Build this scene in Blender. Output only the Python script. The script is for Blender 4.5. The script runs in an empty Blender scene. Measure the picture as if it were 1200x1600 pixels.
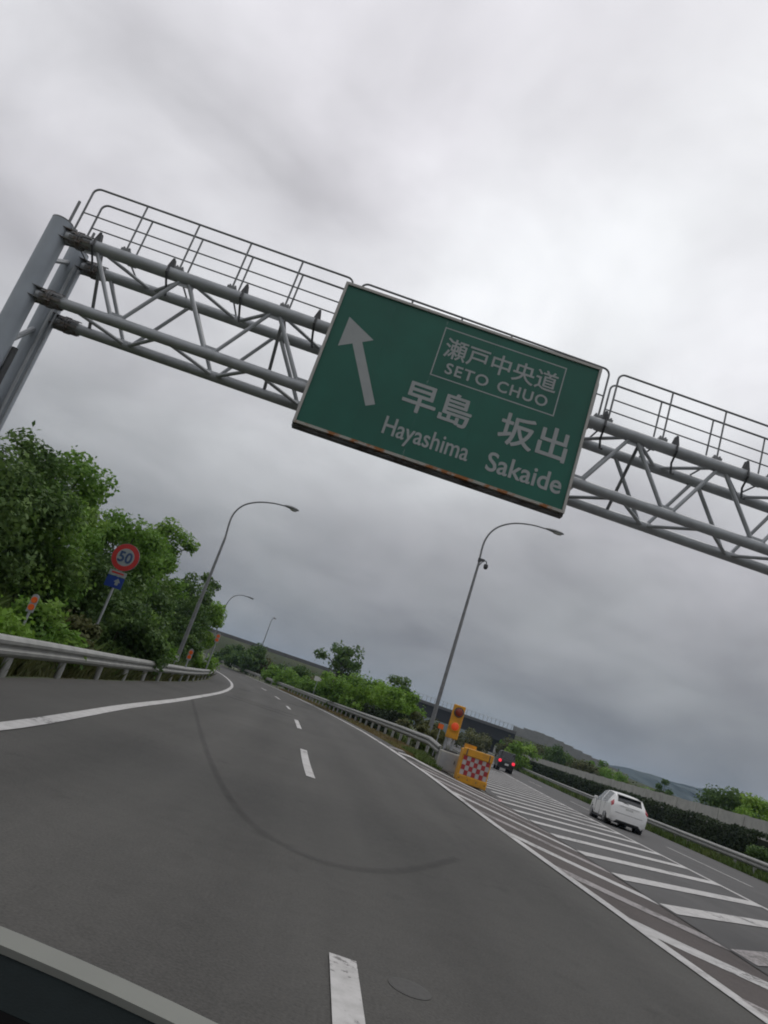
import bpy, bmesh, math, random
import numpy as np
from mathutils import Vector, Matrix
random.seed(7); rng = np.random.default_rng(7)
rad = math.radians
sc = bpy.context.scene
COL = sc.collection

# ------------------------------------------------------------------ camera
FPX, PITCH, ROLL, EYE = 1120.0, rad(15.3), rad(18.7), 1.25
cr, sr, cp, sp = math.cos(ROLL), math.sin(ROLL), math.cos(PITCH), math.sin(PITCH)
FWD = np.array([0, cp, sp]); R0 = np.array([1.0, 0, 0]); U0 = np.cross(R0, FWD)
RGT = R0*cr + U0*sr; UPV = -R0*sr + U0*cr
cd = bpy.data.cameras.new('camera'); cam = bpy.data.objects.new('camera', cd); COL.objects.link(cam)
cd.sensor_fit = 'HORIZONTAL'; cd.sensor_width = 36.0; cd.lens = 36.0*FPX/1200.0
cd.clip_start = 0.05; cd.clip_end = 20000
cam.matrix_world = Matrix(((RGT[0], UPV[0], -FWD[0], 0), (RGT[1], UPV[1], -FWD[1], 0), (RGT[2], UPV[2], -FWD[2], EYE), (0, 0, 0, 1)))
sc.camera = cam

# ------------------------------------------------------------------ sky, sun, exposure
SUN_EL, SUN_AZ = rad(58), rad(35)      # azimuth clockwise from +Y
w = bpy.data.worlds.new('World'); sc.world = w; w.use_nodes = True
nt = w.node_tree; N = nt.nodes; LK = nt.links; N.clear()
def wn(t, **k):
    n = N.new(t)
    for a, b in k.items(): setattr(n, a, b)
    return n
def wmath(op, a, b=None):
    n = wn('ShaderNodeMath', operation=op)
    for i, v in enumerate((a, b)):
        if v is None: continue
        if isinstance(v, (int, float)): n.inputs[i].default_value = v
        else: LK.new(v, n.inputs[i])
    return n.outputs[0]
sky = wn('ShaderNodeTexSky', sky_type='NISHITA'); sky.sun_disc = False
sky.sun_elevation = SUN_EL; sky.sun_rotation = SUN_AZ
tc = wn('ShaderNodeTexCoord'); sep = wn('ShaderNodeSeparateXYZ'); LK.new(tc.outputs['Generated'], sep.inputs[0])
zc = wmath('MAXIMUM', sep.outputs[2], 0.0)
den = wmath('ADD', zc, 0.30)
comb = wn('ShaderNodeCombineXYZ'); LK.new(wmath('DIVIDE', sep.outputs[0], den), comb.inputs[0]); LK.new(wmath('DIVIDE', sep.outputs[1], den), comb.inputs[1])
def wnoise(scale, detail, rough, dist, off):
    mp = wn('ShaderNodeMapping'); mp.inputs['Location'].default_value = off; LK.new(comb.outputs[0], mp.inputs[0])
    n = wn('ShaderNodeTexNoise'); n.inputs['Scale'].default_value = scale; n.inputs['Detail'].default_value = detail
    n.inputs['Roughness'].default_value = rough; n.inputs['Distortion'].default_value = dist
    LK.new(mp.outputs[0], n.inputs['Vector']); return n.outputs['Fac']
n1 = wnoise(1.15, 4, 0.5, 0.25, (4.8, 10.9, 0)); n2 = wnoise(2.6, 5, 0.52, 0.3, (5.1, 3.3, 2))
cl = wmath('ADD', wmath('MULTIPLY', wmath('SUBTRACT', n1, 0.5), 1.05), wmath('MULTIPLY', wmath('SUBTRACT', n2, 0.5), 0.85))
# overcast luminance: zenith about three times the horizon
lr = wn('ShaderNodeValToRGB'); LK.new(zc, lr.inputs[0]); lr.color_ramp.interpolation = 'B_SPLINE'
for i_, (p_, v_) in enumerate(((0.0, .215), (.12, .25), (.26, .43), (.42, .68), (.58, .87), (.8, .87), (1.0, .87))):
    e_ = lr.color_ramp.elements[i_] if i_ < 2 else lr.color_ramp.elements.new(p_)
    e_.position = p_; e_.color = (v_, v_, v_, 1)
lum = lr.outputs[0]
lum = wmath('MULTIPLY', lum, wmath('ADD', 1.0, cl))
tint = wn('ShaderNodeValToRGB'); LK.new(n1, tint.inputs[0])
tint.color_ramp.elements[0].position = 0.35; tint.color_ramp.elements[0].color = (0.99, 0.972, 1.02, 1)
tint.color_ramp.elements[1].position = 0.62; tint.color_ramp.elements[1].color = (0.978, 0.99, 1.012, 1)
cloud = wn('ShaderNodeVectorMath', operation='SCALE'); LK.new(tint.outputs[0], cloud.inputs[0]); LK.new(wmath('MULTIPLY', lum, 10.0), cloud.inputs['Scale'])
mixc = wn('ShaderNodeMix', data_type='RGBA'); mixc.inputs[0].default_value = 0.97
LK.new(sky.outputs[0], mixc.inputs[6]); LK.new(cloud.outputs[0], mixc.inputs[7])
bg = wn('ShaderNodeBackground'); bg.inputs[1].default_value = 0.1; LK.new(mixc.outputs[2], bg.inputs[0])
out = wn('ShaderNodeOutputWorld'); LK.new(bg.outputs[0], out.inputs[0])

sd = bpy.data.lights.new('sun', 'SUN'); sd.energy = 0.7; sd.angle = rad(25); sd.color = (1, 0.97, 0.93)
sun = bpy.data.objects.new('sun', sd); COL.objects.link(sun)
sdir = Vector((math.sin(SUN_AZ)*math.cos(SUN_EL), math.cos(SUN_AZ)*math.cos(SUN_EL), math.sin(SUN_EL)))
sun.rotation_euler = sdir.to_track_quat('Z', 'Y').to_euler()

vs = sc.view_settings; vs.view_transform = 'Standard'; vs.look = 'None'; vs.exposure = 0.0; vs.gamma = 1.0; vs.use_curve_mapping = False
sc.render.engine = 'CYCLES'
cy = sc.cycles; cy.use_denoising = True; cy.filter_width = 1.9; cy.max_bounces = 6; cy.transparent_max_bounces = 12
cy.use_adaptive_sampling = True; cy.adaptive_threshold = 0.02

# ------------------------------------------------------------------ helpers
def ray(x, y):
    d = RGT*(x-600) - UPV*(y-800) + FWD*FPX
    return d/d[1]
def at(x, y, Y):
    d = ray(x, y); return Vector((d[0]*Y, Y, EYE + d[2]*Y))

def lerp(a, b, t): return a + (b-a)*t
def sstep(t):
    t = min(1, max(0, t)); return t*t*(3-2*t)
LY = np.array([-20, 0, 8, 10, 14, 20, 24, 30, 36.3, 44, 53, 65, 82, 100, 120, 145, 175, 210.])
LX = np.array([-2.9, -2.88, -2.93, -3.05, -3.32, -3.6, -3.84, -4.2, -4.63, -5.3, -6.25, -7.95, -11.1, -15.6, -22, -31.5, -45, -64.])
def catmull(y, Y, X):
    y = min(max(y, Y[0]+1e-6), Y[-1]-1e-6); i = int(np.searchsorted(Y, y))-1
    i = max(0, min(len(Y)-2, i)); h = Y[i+1]-Y[i]
    m = lambda k: (X[min(k+1, len(X)-1)]-X[max(k-1, 0)])/(Y[min(k+1, len(X)-1)]-Y[max(k-1, 0)])
    t = (y-Y[i])/h
    return (2*t**3-3*t*t+1)*X[i] + (t**3-2*t*t+t)*h*m(i) + (-2*t**3+3*t*t)*X[i+1] + (t**3-t*t)*h*m(i+1)
def LL(y): return float(catmull(y, LY, LX))
def g(y): y = min(max(y, 25), 220); return 0.00006*(y-25)**2
def e(y): return float(np.interp(y, [8, 21, 28, 36, 200], [0, 0.034, 0.044, 0.05, 0.05]))
RW = 7.08
def xs(y): return 5.1 + 0.055*y
def xh(y): return 8.6 + 0.139*y
def noseL(y): return LL(y) + RW + (0 if y < 24 else 2.4*sstep((y-24)/8))
def noseR(y): return max(xs(y) if y < 26 else xs(26)+(y-26)*0.139, noseL(y)+0.6)
def S(x, y):
    l = LL(y); d = x-l; r = l+RW
    if d <= 0: return g(y)
    if d <= RW: return g(y) + e(y)*d
    zr = e(y)*RW
    if y > 24: zr2 = zr + 0.16*sstep((y-24)/8)
    else: zr2 = zr
    a, b = noseL(y), noseR(y)
    if x <= a: return g(y) + lerp(zr, zr2, (x-r)/max(a-r, 1e-3))
    if x <= b: return g(y) + lerp(zr2, 0, (x-a)/(b-a))
    return g(y)
def gp(px, py, z=0):
    d = ray(px, py); lo, hi = 0.5, 400.
    for _ in range(50):
        m = (lo+hi)/2
        if EYE + d[2]*m - S(d[0]*m, m) - z > 0: lo = m
        else: hi = m
    return Vector((d[0]*lo, lo, S(d[0]*lo, lo)+z))
def ground_z(x, y):
    z = S(x, y)
    b = LL(y)-2.3-x
    if b > 0: z += 1.5*sstep(b/7)
    c = x-(xh(y)+7.2)
    if c > 0: z += 0.35*sstep(c/3)*(1-sstep((c-30)/40))
    return z

# ---- materials
MATS = {}
def mat(name, col, rough=0.6, metal=0.0, var=0.12, scale=6.0, bump=0.0, bscale=60.0, spec=0.5, col2=None, thr=None, detail=5, emit=None, estr=0):
    if name in MATS: return MATS[name]
    m = bpy.data.materials.new(name); m.use_nodes = True; t = m.node_tree; p = t.nodes['Principled BSDF']
    p.inputs['Roughness'].default_value = rough; p.inputs['Metallic'].default_value = metal; p.inputs['Specular IOR Level'].default_value = spec
    tcn = t.nodes.new('ShaderNodeTexCoord')
    n = t.nodes.new('ShaderNodeTexNoise'); n.inputs['Scale'].default_value = scale; n.inputs['Detail'].default_value = detail; n.inputs['Roughness'].default_value = 0.6
    t.links.new(tcn.outputs['Object'], n.inputs['Vector'])
    rp = t.nodes.new('ShaderNodeValToRGB'); t.links.new(n.outputs['Fac'], rp.inputs[0])
    c = np.array(col); E0, E1 = rp.color_ramp.elements
    if col2 is None:
        E0.color = (*(c*(1-var)), 1); E1.color = (*np.minimum(c*(1+var), 1), 1); E0.position = 0.3; E1.position = 0.7
    else:
        E0.color = (*c, 1); E1.color = (*col2, 1); a, b = thr or (0.4, 0.6); E0.position = a; E1.position = b
    t.links.new(rp.outputs[0], p.inputs['Base Color'])
    if bump:
        nb = t.nodes.new('ShaderNodeTexNoise'); nb.inputs['Scale'].default_value = bscale; nb.inputs['Detail'].default_value = 4
        t.links.new(tcn.outputs['Object'], nb.inputs['Vector'])
        bp = t.nodes.new('ShaderNodeBump'); bp.inputs['Strength'].default_value = bump; bp.inputs['Distance'].default_value = 0.02
        t.links.new(nb.outputs['Fac'], bp.inputs['Height']); t.links.new(bp.outputs[0], p.inputs['Normal'])
    if emit:
        p.inputs['Emission Color'].default_value = (*emit, 1); p.inputs['Emission Strength'].default_value = estr
    MATS[name] = m; return m

def asphalt(name, col, tracks=(), streak=(1, 0.06), amt=0.26):
    m = bpy.data.materials.new(name); m.use_nodes = True; t = m.node_tree; p = t.nodes['Principled BSDF']; L = t.links
    p.inputs['Roughness'].default_value = 0.85; p.inputs['Specular IOR Level'].default_value = 0.3
    tcn = t.nodes.new('ShaderNodeTexCoord'); mp = t.nodes.new('ShaderNodeMapping'); mp.inputs['Scale'].default_value = (streak[0], streak[1], 1)
    L.new(tcn.outputs['Object'], mp.inputs[0])
    def nz(vec, s, d, r=0.6):
        n = t.nodes.new('ShaderNodeTexNoise'); n.inputs['Scale'].default_value = s; n.inputs['Detail'].default_value = d; n.inputs['Roughness'].default_value = r
        L.new(vec, n.inputs['Vector']); return n.outputs['Fac']
    a = nz(mp.outputs[0], 1.4, 3); b = nz(tcn.outputs['Object'], 0.35, 4); c = nz(tcn.outputs['Object'], 55, 2, 0.7); c2 = nz(tcn.outputs['Object'], 7, 3, 0.6)
    def mth(op, x, y):
        n = t.nodes.new('ShaderNodeMath'); n.operation = op
        for i, v in enumerate((x, y)):
            if isinstance(v, (int, float)): n.inputs[i].default_value = v
            else: L.new(v, n.inputs[i])
        return n.outputs[0]
    f = mth('ADD', mth('MULTIPLY', mth('SUBTRACT', a, 0.5), amt*2.2), mth('MULTIPLY', mth('SUBTRACT', b, 0.5), amt*2))
    f = mth('ADD', f, mth('MULTIPLY', mth('SUBTRACT', c, 0.5), 1.1)); f = mth('ADD', f, mth('MULTIPLY', mth('SUBTRACT', c2, 0.5), 0.3))
    f = mth('ADD', f, 1.0)
    if tracks:
        la_ = t.nodes.new('ShaderNodeAttribute'); la_.attribute_name = 'lat'; tot = None
        for c0_, w_, a_ in tracks:
            q_ = mth('DIVIDE', mth('SUBTRACT', la_.outputs['Fac'], c0_), w_); q_ = mth('MULTIPLY', mth('POWER', 2.718, mth('MULTIPLY', mth('MULTIPLY', q_, q_), -1.0)), a_)
            tot = q_ if tot is None else mth('ADD', tot, q_)
        tot = mth('MULTIPLY', tot, mth('ADD', 0.45, a)); f = mth('ADD', f, tot)
    # small dark spots
    sp1 = nz(tcn.outputs['Object'], 2.3, 2, 0.5); sp1 = mth('MULTIPLY', mth('MAXIMUM', mth('SUBTRACT', sp1, 0.64), 0.0), -1.6); f = mth('ADD', f, sp1)
    v = t.nodes.new('ShaderNodeVectorMath'); v.operation = 'SCALE'; v.inputs[0].default_value = col; L.new(f, v.inputs['Scale'])
    L.new(v.outputs[0], p.inputs['Base Color'])
    bp = t.nodes.new('ShaderNodeBump'); bp.inputs['Strength'].default_value = 0.35; bp.inputs['Distance'].default_value = 0.01
    L.new(c, bp.inputs['Height']); L.new(bp.outputs[0], p.inputs['Normal'])
    MATS[name] = m; return m

def leafmat(name, c0, c1, c2, trans=0.25):
    m = bpy.data.materials.new(name); m.use_nodes = True; t = m.node_tree; p = t.nodes['Principled BSDF']; L = t.links
    at_ = t.nodes.new('ShaderNodeAttribute'); at_.attribute_name = 'tone'
    rp = t.nodes.new('ShaderNodeValToRGB'); L.new(at_.outputs['Fac'], rp.inputs[0])
    rp.color_ramp.elements[0].color = (*c0, 1); rp.color_ramp.elements[1].color = (*c2, 1)
    el = rp.color_ramp.elements.new(0.5); el.color = (*c1, 1)
    L.new(rp.outputs[0], p.inputs['Base Color']); p.inputs['Roughness'].default_value = 0.6; p.inputs['Specular IOR Level'].default_value = 0.25
    tr = t.nodes.new('ShaderNodeBsdfTranslucent'); L.new(rp.outputs[0], tr.inputs[0])
    mx = t.nodes.new('ShaderNodeMixShader'); mx.inputs[0].default_value = trans
    L.new(p.outputs[0], mx.inputs[1]); L.new(tr.outputs[0], mx.inputs[2]); L.new(mx.outputs[0], t.nodes['Material Output'].inputs[0])
    MATS[name] = m; return m

# ---- objects
def tag(o, label=None, cat=None, group=None, kind=None):
    if label: o['label'] = label
    if cat: o['category'] = cat
    if group: o['group'] = group
    if kind: o['kind'] = kind
    return o
def thing(name, label, cat, loc=(0, 0, 0), rz=0, group=None):
    o = bpy.data.objects.new(name, None); COL.objects.link(o); o.location = loc; o.rotation_euler = (0, 0, rz); o.empty_display_size = 0.2
    return tag(o, label, cat, group)
def mesh(name, V, F, m, parent=None, smooth=False):
    me = bpy.data.meshes.new(name); me.from_pydata([tuple(v) for v in V], [], [tuple(f) for f in F])
    if isinstance(m, str): m = MATS[m]
    me.materials.append(m)
    if smooth:
        for p in me.polygons: p.use_smooth = True
    o = bpy.data.objects.new(name, me); COL.objects.link(o); o.parent = parent
    return o
def inst(o, parent, loc=(0, 0, 0), rot=(0, 0, 0)):
    c = o.copy(); COL.objects.link(c); c.parent = parent; c.location = loc; c.rotation_euler = rot; return c
class MB:
    def __init__(s): s.V = []; s.F = []
    def add(s, V, F):
        k = len(s.V); s.V += [tuple(v) for v in V]; s.F += [tuple(i+k for i in f) for f in F]; return s
    def box(s, c, d, rot=None):
        V = [Vector((sx*d[0]/2, sy*d[1]/2, sz*d[2]/2)) for sx in (-1, 1) for sy in (-1, 1) for sz in (-1, 1)]
        if rot is not None: V = [rot @ v for v in V]
        V = [v+Vector(c) for v in V]
        return s.add(V, [(0, 1, 3, 2), (4, 6, 7, 5), (0, 4, 5, 1), (2, 3, 7, 6), (0, 2, 6, 4), (1, 5, 7, 3)])
    def tube(s, P, r, n=10, cap=True):
        P = [Vector(p) for p in P]; m = len(P); rr = r if hasattr(r, '__len__') else [r]*m
        V = []; F = []; ref = None
        for i, p in enumerate(P):
            t = (P[min(i+1, m-1)]-P[max(i-1, 0)]).normalized()
            if ref is None: ref = Vector((0, 0, 1)) if abs(t.z) < 0.9 else Vector((1, 0, 0))
            a = (ref-t*ref.dot(t)).normalized(); b = t.cross(a); ref = a
            for k in range(n):
                q = 2*math.pi*k/n; V.append(p+(a*math.cos(q)+b*math.sin(q))*rr[i])
        for i in range(m-1):
            for k in range(n):
                F.append((i*n+k, i*n+(k+1) % n, (i+1)*n+(k+1) % n, (i+1)*n+k))
        if cap: F.append(tuple(range(n))[::-1]); F.append(tuple((m-1)*n+k for k in range(n)))
        return s.add(V, F)
    def prism(s, pts, y0, y1):   # polygon in local x,z extruded along y
        n = len(pts); V = [(x, y0, z) for x, z in pts]+[(x, y1, z) for x, z in pts]
        return s.add(V, [tuple(range(n)), tuple(range(2*n-1, n-1, -1))]+[(i, i+n, (i+1) % n+n, (i+1) % n) for i in range(n)])
    def lathe(s, prof, c=(0, 0, 0), n=16, axis='z'):
        V = []; F = []; m = len(prof)
        for r, h in prof:
            for k in range(n):
                q = 2*math.pi*k/n; x, y = r*math.cos(q), r*math.sin(q)
                v = {'z': (x, y, h), 'y': (x, h, y), 'x': (h, x, y)}[axis]; V.append((v[0]+c[0], v[1]+c[1], v[2]+c[2]))
        for i in range(m-1):
            for k in range(n): F.append((i*n+k, i*n+(k+1) % n, (i+1)*n+(k+1) % n, (i+1)*n+k))
        F.append(tuple(range(n))[::-1]); F.append(tuple((m-1)*n+k for k in range(n)))
        return s.add(V, F)
    def build(s, name, m, parent=None, smooth=False, fix=True):
        o = mesh(name, s.V, s.F, m, parent)
        if fix:
            bm = bmesh.new(); bm.from_mesh(o.data); bmesh.ops.recalc_face_normals(bm, faces=bm.faces); bm.to_mesh(o.data); bm.free()
        if smooth:
            try: o.data.set_sharp_from_angle(angle=rad(40))
            except Exception: pass
            for p in o.data.polygons: p.use_smooth = True
        return o
def strip(name, pts_l, pts_r, m, dz, parent=None, nu=4, off=(0, 0)):
    """sheet lying on the ground between two polylines of (x,y)"""
    V = []; F = []; n = len(pts_l)
    for (a, b) in zip(pts_l, pts_r):
        for k in range(nu+1):
            x = lerp(a[0], b[0], k/nu); y = lerp(a[1], b[1], k/nu); V.append((x, y, S(x, y)+dz))
    for i in range(n-1):
        for k in range(nu):
            q = i*(nu+1)+k; F.append((q, q+1, q+nu+2, q+nu+1))
    o = mesh(name, V, F, m, parent)
    a_ = o.data.attributes.new('lat', 'FLOAT', 'POINT'); a_.data.foreach_set('value', [v[0]-LL(v[1]) for v in V])
    a_ = o.data.attributes.new('across', 'FLOAT', 'POINT'); a_.data.foreach_set('value', [(i % (nu+1))/nu for i in range(len(V))])
    return o
def frange(a, b, st):
    n = max(1, int(round((b-a)/st))); return [a+(b-a)*i/n for i in range(n+1)]

# ---- base materials
asphalt('asphalt_ramp', (0.068, 0.0655, 0.0605), [(0.85, 0.42, -0.13), (2.55, 0.42, -0.13), (1.7, 0.3, 0.05), (4.4, 0.42, -0.15), (6.1, 0.42, -0.15), (5.25, 0.28, -0.08), (-0.9, 0.6, -0.12)])
asphalt('asphalt_main', (0.080, 0.078, 0.077))
asphalt('asphalt_red', (0.080, 0.068, 0.064))
def paintmat(name, c1, c2, under, wear):
    m = mat(name, c1, 0.75, col2=c2, thr=(0.42, 0.7), scale=6, detail=8); t = m.node_tree; p = t.nodes['Principled BSDF']; L = t.links
    src = p.inputs['Base Color'].links[0].from_socket
    tc_ = t.nodes.new('ShaderNodeTexCoord'); nz = t.nodes.new('ShaderNodeTexNoise'); nz.inputs['Scale'].default_value = 16; nz.inputs['Detail'].default_value = 10; nz.inputs['Roughness'].default_value = 0.72; L.new(tc_.outputs['Object'], nz.inputs['Vector'])
    n2 = t.nodes.new('ShaderNodeTexNoise'); n2.inputs['Scale'].default_value = 0.9; n2.inputs['Detail'].default_value = 3; L.new(tc_.outputs['Object'], n2.inputs['Vector'])
    ad = t.nodes.new('ShaderNodeMath'); ad.operation = 'ADD'; L.new(nz.outputs['Fac'], ad.inputs[0]); L.new(n2.outputs['Fac'], ad.inputs[1])
    rp = t.nodes.new('ShaderNodeValToRGB'); rp.color_ramp.elements[0].position = wear/2; rp.color_ramp.elements[1].position = wear/2+0.04
    hf = t.nodes.new('ShaderNodeMath'); hf.operation = 'MULTIPLY'; hf.inputs[1].default_value = 0.5; L.new(ad.outputs[0], hf.inputs[0]); L.new(hf.outputs[0], rp.inputs[0])
    mx = t.nodes.new('ShaderNodeMix'); mx.data_type = 'RGBA'; L.new(rp.outputs[0], mx.inputs[0]); mx.inputs[6].default_value = (*under, 1); L.new(src, mx.inputs[7]); L.new(mx.outputs[2], p.inputs['Base Color'])
    return m
paintmat('paint', (0.47, 0.46, 0.45), (0.34, 0.33, 0.32), (0.15, 0.145, 0.14), 0.80)
paintmat('paint_worn', (0.32, 0.295, 0.29), (0.23, 0.21, 0.205), (0.12, 0.11, 0.105), 0.93)
mat('soil', (0.10, 0.085, 0.05), 0.95, col2=(0.055, 0.085, 0.03), thr=(0.35, 0.65), scale=0.5, bump=0.5, bscale=8, detail=8)
mat('galv', (0.33, 0.345, 0.36), 0.5, 0.35, var=0.14, scale=3, detail=8)
mat('galv_dark', (0.19, 0.195, 0.20), 0.55, 0.3, var=0.2, scale=4, detail=8)
mat('galv_rail', (0.25, 0.25, 0.235), 0.5, 0.3, var=0.2, scale=2.5, detail=8)
mat('column_paint', (0.30, 0.33, 0.365), 0.5, 0.2, var=0.1, scale=1.5, detail=8)
mat('iron', (0.07, 0.072, 0.075), 0.6, 0.3, var=0.25)
mat('rust', (0.11, 0.085, 0.07), 0.8, 0.1, col2=(0.16, 0.16, 0.165), thr=(0.38, 0.55), scale=7, detail=8)
mat('concrete', (0.36, 0.355, 0.33), 0.85, var=0.18, scale=1.5, bump=0.2, bscale=30, detail=8)
mat('tar', (0.045, 0.043, 0.042), 0.8, var=0.2)
mat('bark', (0.075, 0.06, 0.045), 0.9, var=0.3, scale=8, bump=0.4, bscale=20)

# ------------------------------------------------------------------ the ground and roads
xsn = sorted(set([-3400, -1500, -800, -400, -250, -160, -110, -80, -60, -48, -40, -34, -30, -27]+[round(v, 2) for v in np.arange(-25, 34.1, 0.75)]+[37, 41, 46, 52, 60, 75, 95, 130, 180, 260, 400, 800, 1500, 3400]))
ysn = sorted(set([-400, -150, -60, -30]+[round(v, 2) for v in np.arange(-20, 90, 1.5)]+list(range(90, 222, 4))+[240, 280, 350, 500, 800, 1300, 2200, 3600]))
V = [(x, y, ground_z(x, y)-(0.05 if abs(x) < 200 else 0.05)) for y in ysn for x in xsn]
nx = len(xsn); F = [(j*nx+i, j*nx+i+1, (j+1)*nx+i+1, (j+1)*nx+i) for j in range(len(ysn)-1) for i in range(nx-1)]
tag(mesh('ground', V, F, 'soil', smooth=True), kind='structure')

def ramp_right(y): return xs(y) if y < 25 else lerp(xs(25), LL(y)+RW+0.55, sstep((y-25)/5))
ys_r = frange(-18, 60, 1.0)+frange(62, 205, 2.5)
ramp_road = strip('ramp_road', [(LL(y)-1.62, y) for y in ys_r], [(ramp_right(y), y) for y in ys_r], 'asphalt_ramp', 0.0, nu=16)
tag(ramp_road, kind='structure')
def main_left(y): return xs(y)+0.02 if y < 26 else max(xs(26)+(y-26)*0.139, LL(y)+RW+2.6)
ys_m = frange(-18, 60, 1.5)+frange(63, 230, 4)
main_road = strip('main_road', [(main_left(y), y) for y in ys_m], [(xh(y)+6.35, y) for y in ys_m], 'asphalt_main', 0.003, nu=12)
tag(main_road, kind='structure')
# reddish surfacing between the stripes on the ramp side of the joint
ys_g = frange(3, 24.5, 0.7)
strip('red_surfacing', [(LL(y)+RW+0.06, y) for y in ys_g], [(xs(y)-0.07, y) for y in ys_g], 'asphalt_red', 0.005, ramp_road, nu=4)
# joint between the two pavements
yj = frange(2, 26, 0.6)
strip('pavement_joint', [(xs(y)-0.055+0.012*math.sin(y*2.1), y) for y in yj], [(xs(y)+0.02+0.015*math.sin(y*3.3), y) for y in yj], 'tar', 0.012, ramp_road, nu=1)

# lane paint
def along(name, off, wd, y0, y1, m, parent, base=LL, dz=0.009, st=1.0):
    yy = frange(y0, y1, st)
    return strip(name, [(base(y)+off-wd/2, y) for y in yy], [(base(y)+off+wd/2, y) for y in yy], m, dz, parent, nu=2)
along('edge_line', 0, 0.20, -15, 120, 'paint', ramp_road)
along('edge_line', RW, 0.17, -15, 110, 'paint', ramp_road)
for a, b in ((-8, -3.2), (0.2, 4.35), (12.15, 16.7), (24.0, 29.1), (38.8, 43.2), (53, 58), (68, 73)):
    along('lane_dash', 3.45 if a < 20 else 3.5, 0.155, a, b, 'paint', ramp_road, st=0.8)
along('edge_line', 0, 0.18, -10, 200, 'paint', main_road, xh, 0.012, 2)
for a, b in ((3.5, 11.5), (23.6, 31.6), (43.6, 51.6), (63.6, 71.6), (83, 91), (103, 111)):
    along('lane_dash', 2.8, 0.13, a, b, 'paint', main_road, xh, 0.012, 1)
def stripe(x0, y0, x1, y1, wy, m, parent, dz=0.010, n=8):
    A = [(lerp(x0, x1, i/n), lerp(y0, y1, i/n)) for i in range(n+1)]
    return strip('hatch_stripe', [(x, y-wy/2) for x, y in A], [(x, y+wy/2) for x, y in A], m, dz, parent, nu=2)
k = 0
y = 4.75
while y < 62:                      # stripes on the mainline side
    x0 = xs(y)+0.03 if y < 26 else main_left(y)+0.35
    # run up and to the right until the edge line
    sl = 0.80; t = (xh(y)-x0)/(1-0.139*sl); x1 = x0+t; y1 = y+sl*t
    stripe(x0, y, x1-0.05, y1, 0.56, 'paint' if (y < 11.9 or y > 13) and y > 9 else 'paint_worn', main_road, 0.013)
    y += 2.12 + 0.005*max(0, y-12); k += 1
y = 3.3
while y < 27:                      # stripes on the ramp side
    x1 = xs(y)-0.06; x0 = LL(y+1.2)+RW+0.05
    if x1-x0 > 0.15: stripe(x0, y+(x1-x0)*0.98, x1, y, 0.62, 'paint_worn' if k % 2 else 'paint', ramp_road, 0.010)
    y += 2.04; k += 1
# windscreen reflections put on the road: painted cable arc and a round disc
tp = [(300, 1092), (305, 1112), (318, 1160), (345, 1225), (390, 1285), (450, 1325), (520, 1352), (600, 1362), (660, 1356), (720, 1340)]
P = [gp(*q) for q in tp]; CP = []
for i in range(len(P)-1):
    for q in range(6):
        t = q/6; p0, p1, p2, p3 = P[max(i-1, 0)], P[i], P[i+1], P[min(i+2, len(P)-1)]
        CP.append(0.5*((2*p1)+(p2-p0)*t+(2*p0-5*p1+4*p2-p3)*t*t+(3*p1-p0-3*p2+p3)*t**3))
def softmark(name, col, amax):
    m = bpy.data.materials.new(name); m.use_nodes = True; t = m.node_tree; p = t.nodes['Principled BSDF']; L = t.links
    p.inputs['Base Color'].default_value = (*col, 1); p.inputs['Roughness'].default_value = 0.85
    a_ = t.nodes.new('ShaderNodeAttribute'); a_.attribute_name = 'across'
    def mth(op, x, y):
        n = t.nodes.new('ShaderNodeMath'); n.operation = op
        for i, v in enumerate((x, y)):
            if isinstance(v, (int, float)): n.inputs[i].default_value = v
            else: L.new(v, n.inputs[i])
        return n.outputs[0]
    q = mth('SUBTRACT', mth('MULTIPLY', a_.outputs['Fac'], 2.0), 1.0); q = mth('SUBTRACT', 1.0, mth('MULTIPLY', q, q))
    tc_ = t.nodes.new('ShaderNodeTexCoord'); nz = t.nodes.new('ShaderNodeTexNoise'); nz.inputs['Scale'].default_value = 2.5; nz.inputs['Detail'].default_value = 6; L.new(tc_.outputs['Object'], nz.inputs['Vector'])
    q = mth('MULTIPLY', q, mth('MULTIPLY', mth('ADD', nz.outputs['Fac'], 0.25), amax)); L.new(q, p.inputs['Alpha']); MATS[name] = m
softmark('reflection_dark', (0.03, 0.029, 0.028), 0.26)
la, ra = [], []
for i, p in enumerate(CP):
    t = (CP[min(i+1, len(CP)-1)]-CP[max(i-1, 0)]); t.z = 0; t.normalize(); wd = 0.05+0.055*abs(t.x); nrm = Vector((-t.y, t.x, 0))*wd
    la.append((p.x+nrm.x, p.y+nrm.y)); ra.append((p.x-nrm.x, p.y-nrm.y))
strip('reflection_arc', la, ra, 'reflection_dark', 0.006, ramp_road, nu=6)
# transverse joints where the ramp surfacing changes
softmark('crack_dark', (0.025, 0.024, 0.023), 0.9)
for y_, dx0, dx1, sl in ((33.5, 0.2, 3.6, 0.9), (35.5, 0.6, 3.9, 0.8), (52, 0.2, 6.6, 0.3)):
    pl = [(LL(y_)+lerp(dx0, dx1, q/14), y_-sl*lerp(0, dx1-dx0, q/14)+0.07*math.sin(q*1.9)+0.04*math.sin(q*4.1)) for q in range(15)]; ww = 0.02+0.004*y_
    strip('surface_crack', [(x, y-ww) for x, y in pl], [(x, y+ww) for x, y in pl], 'crack_dark', 0.006, ramp_road, nu=2)
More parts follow.
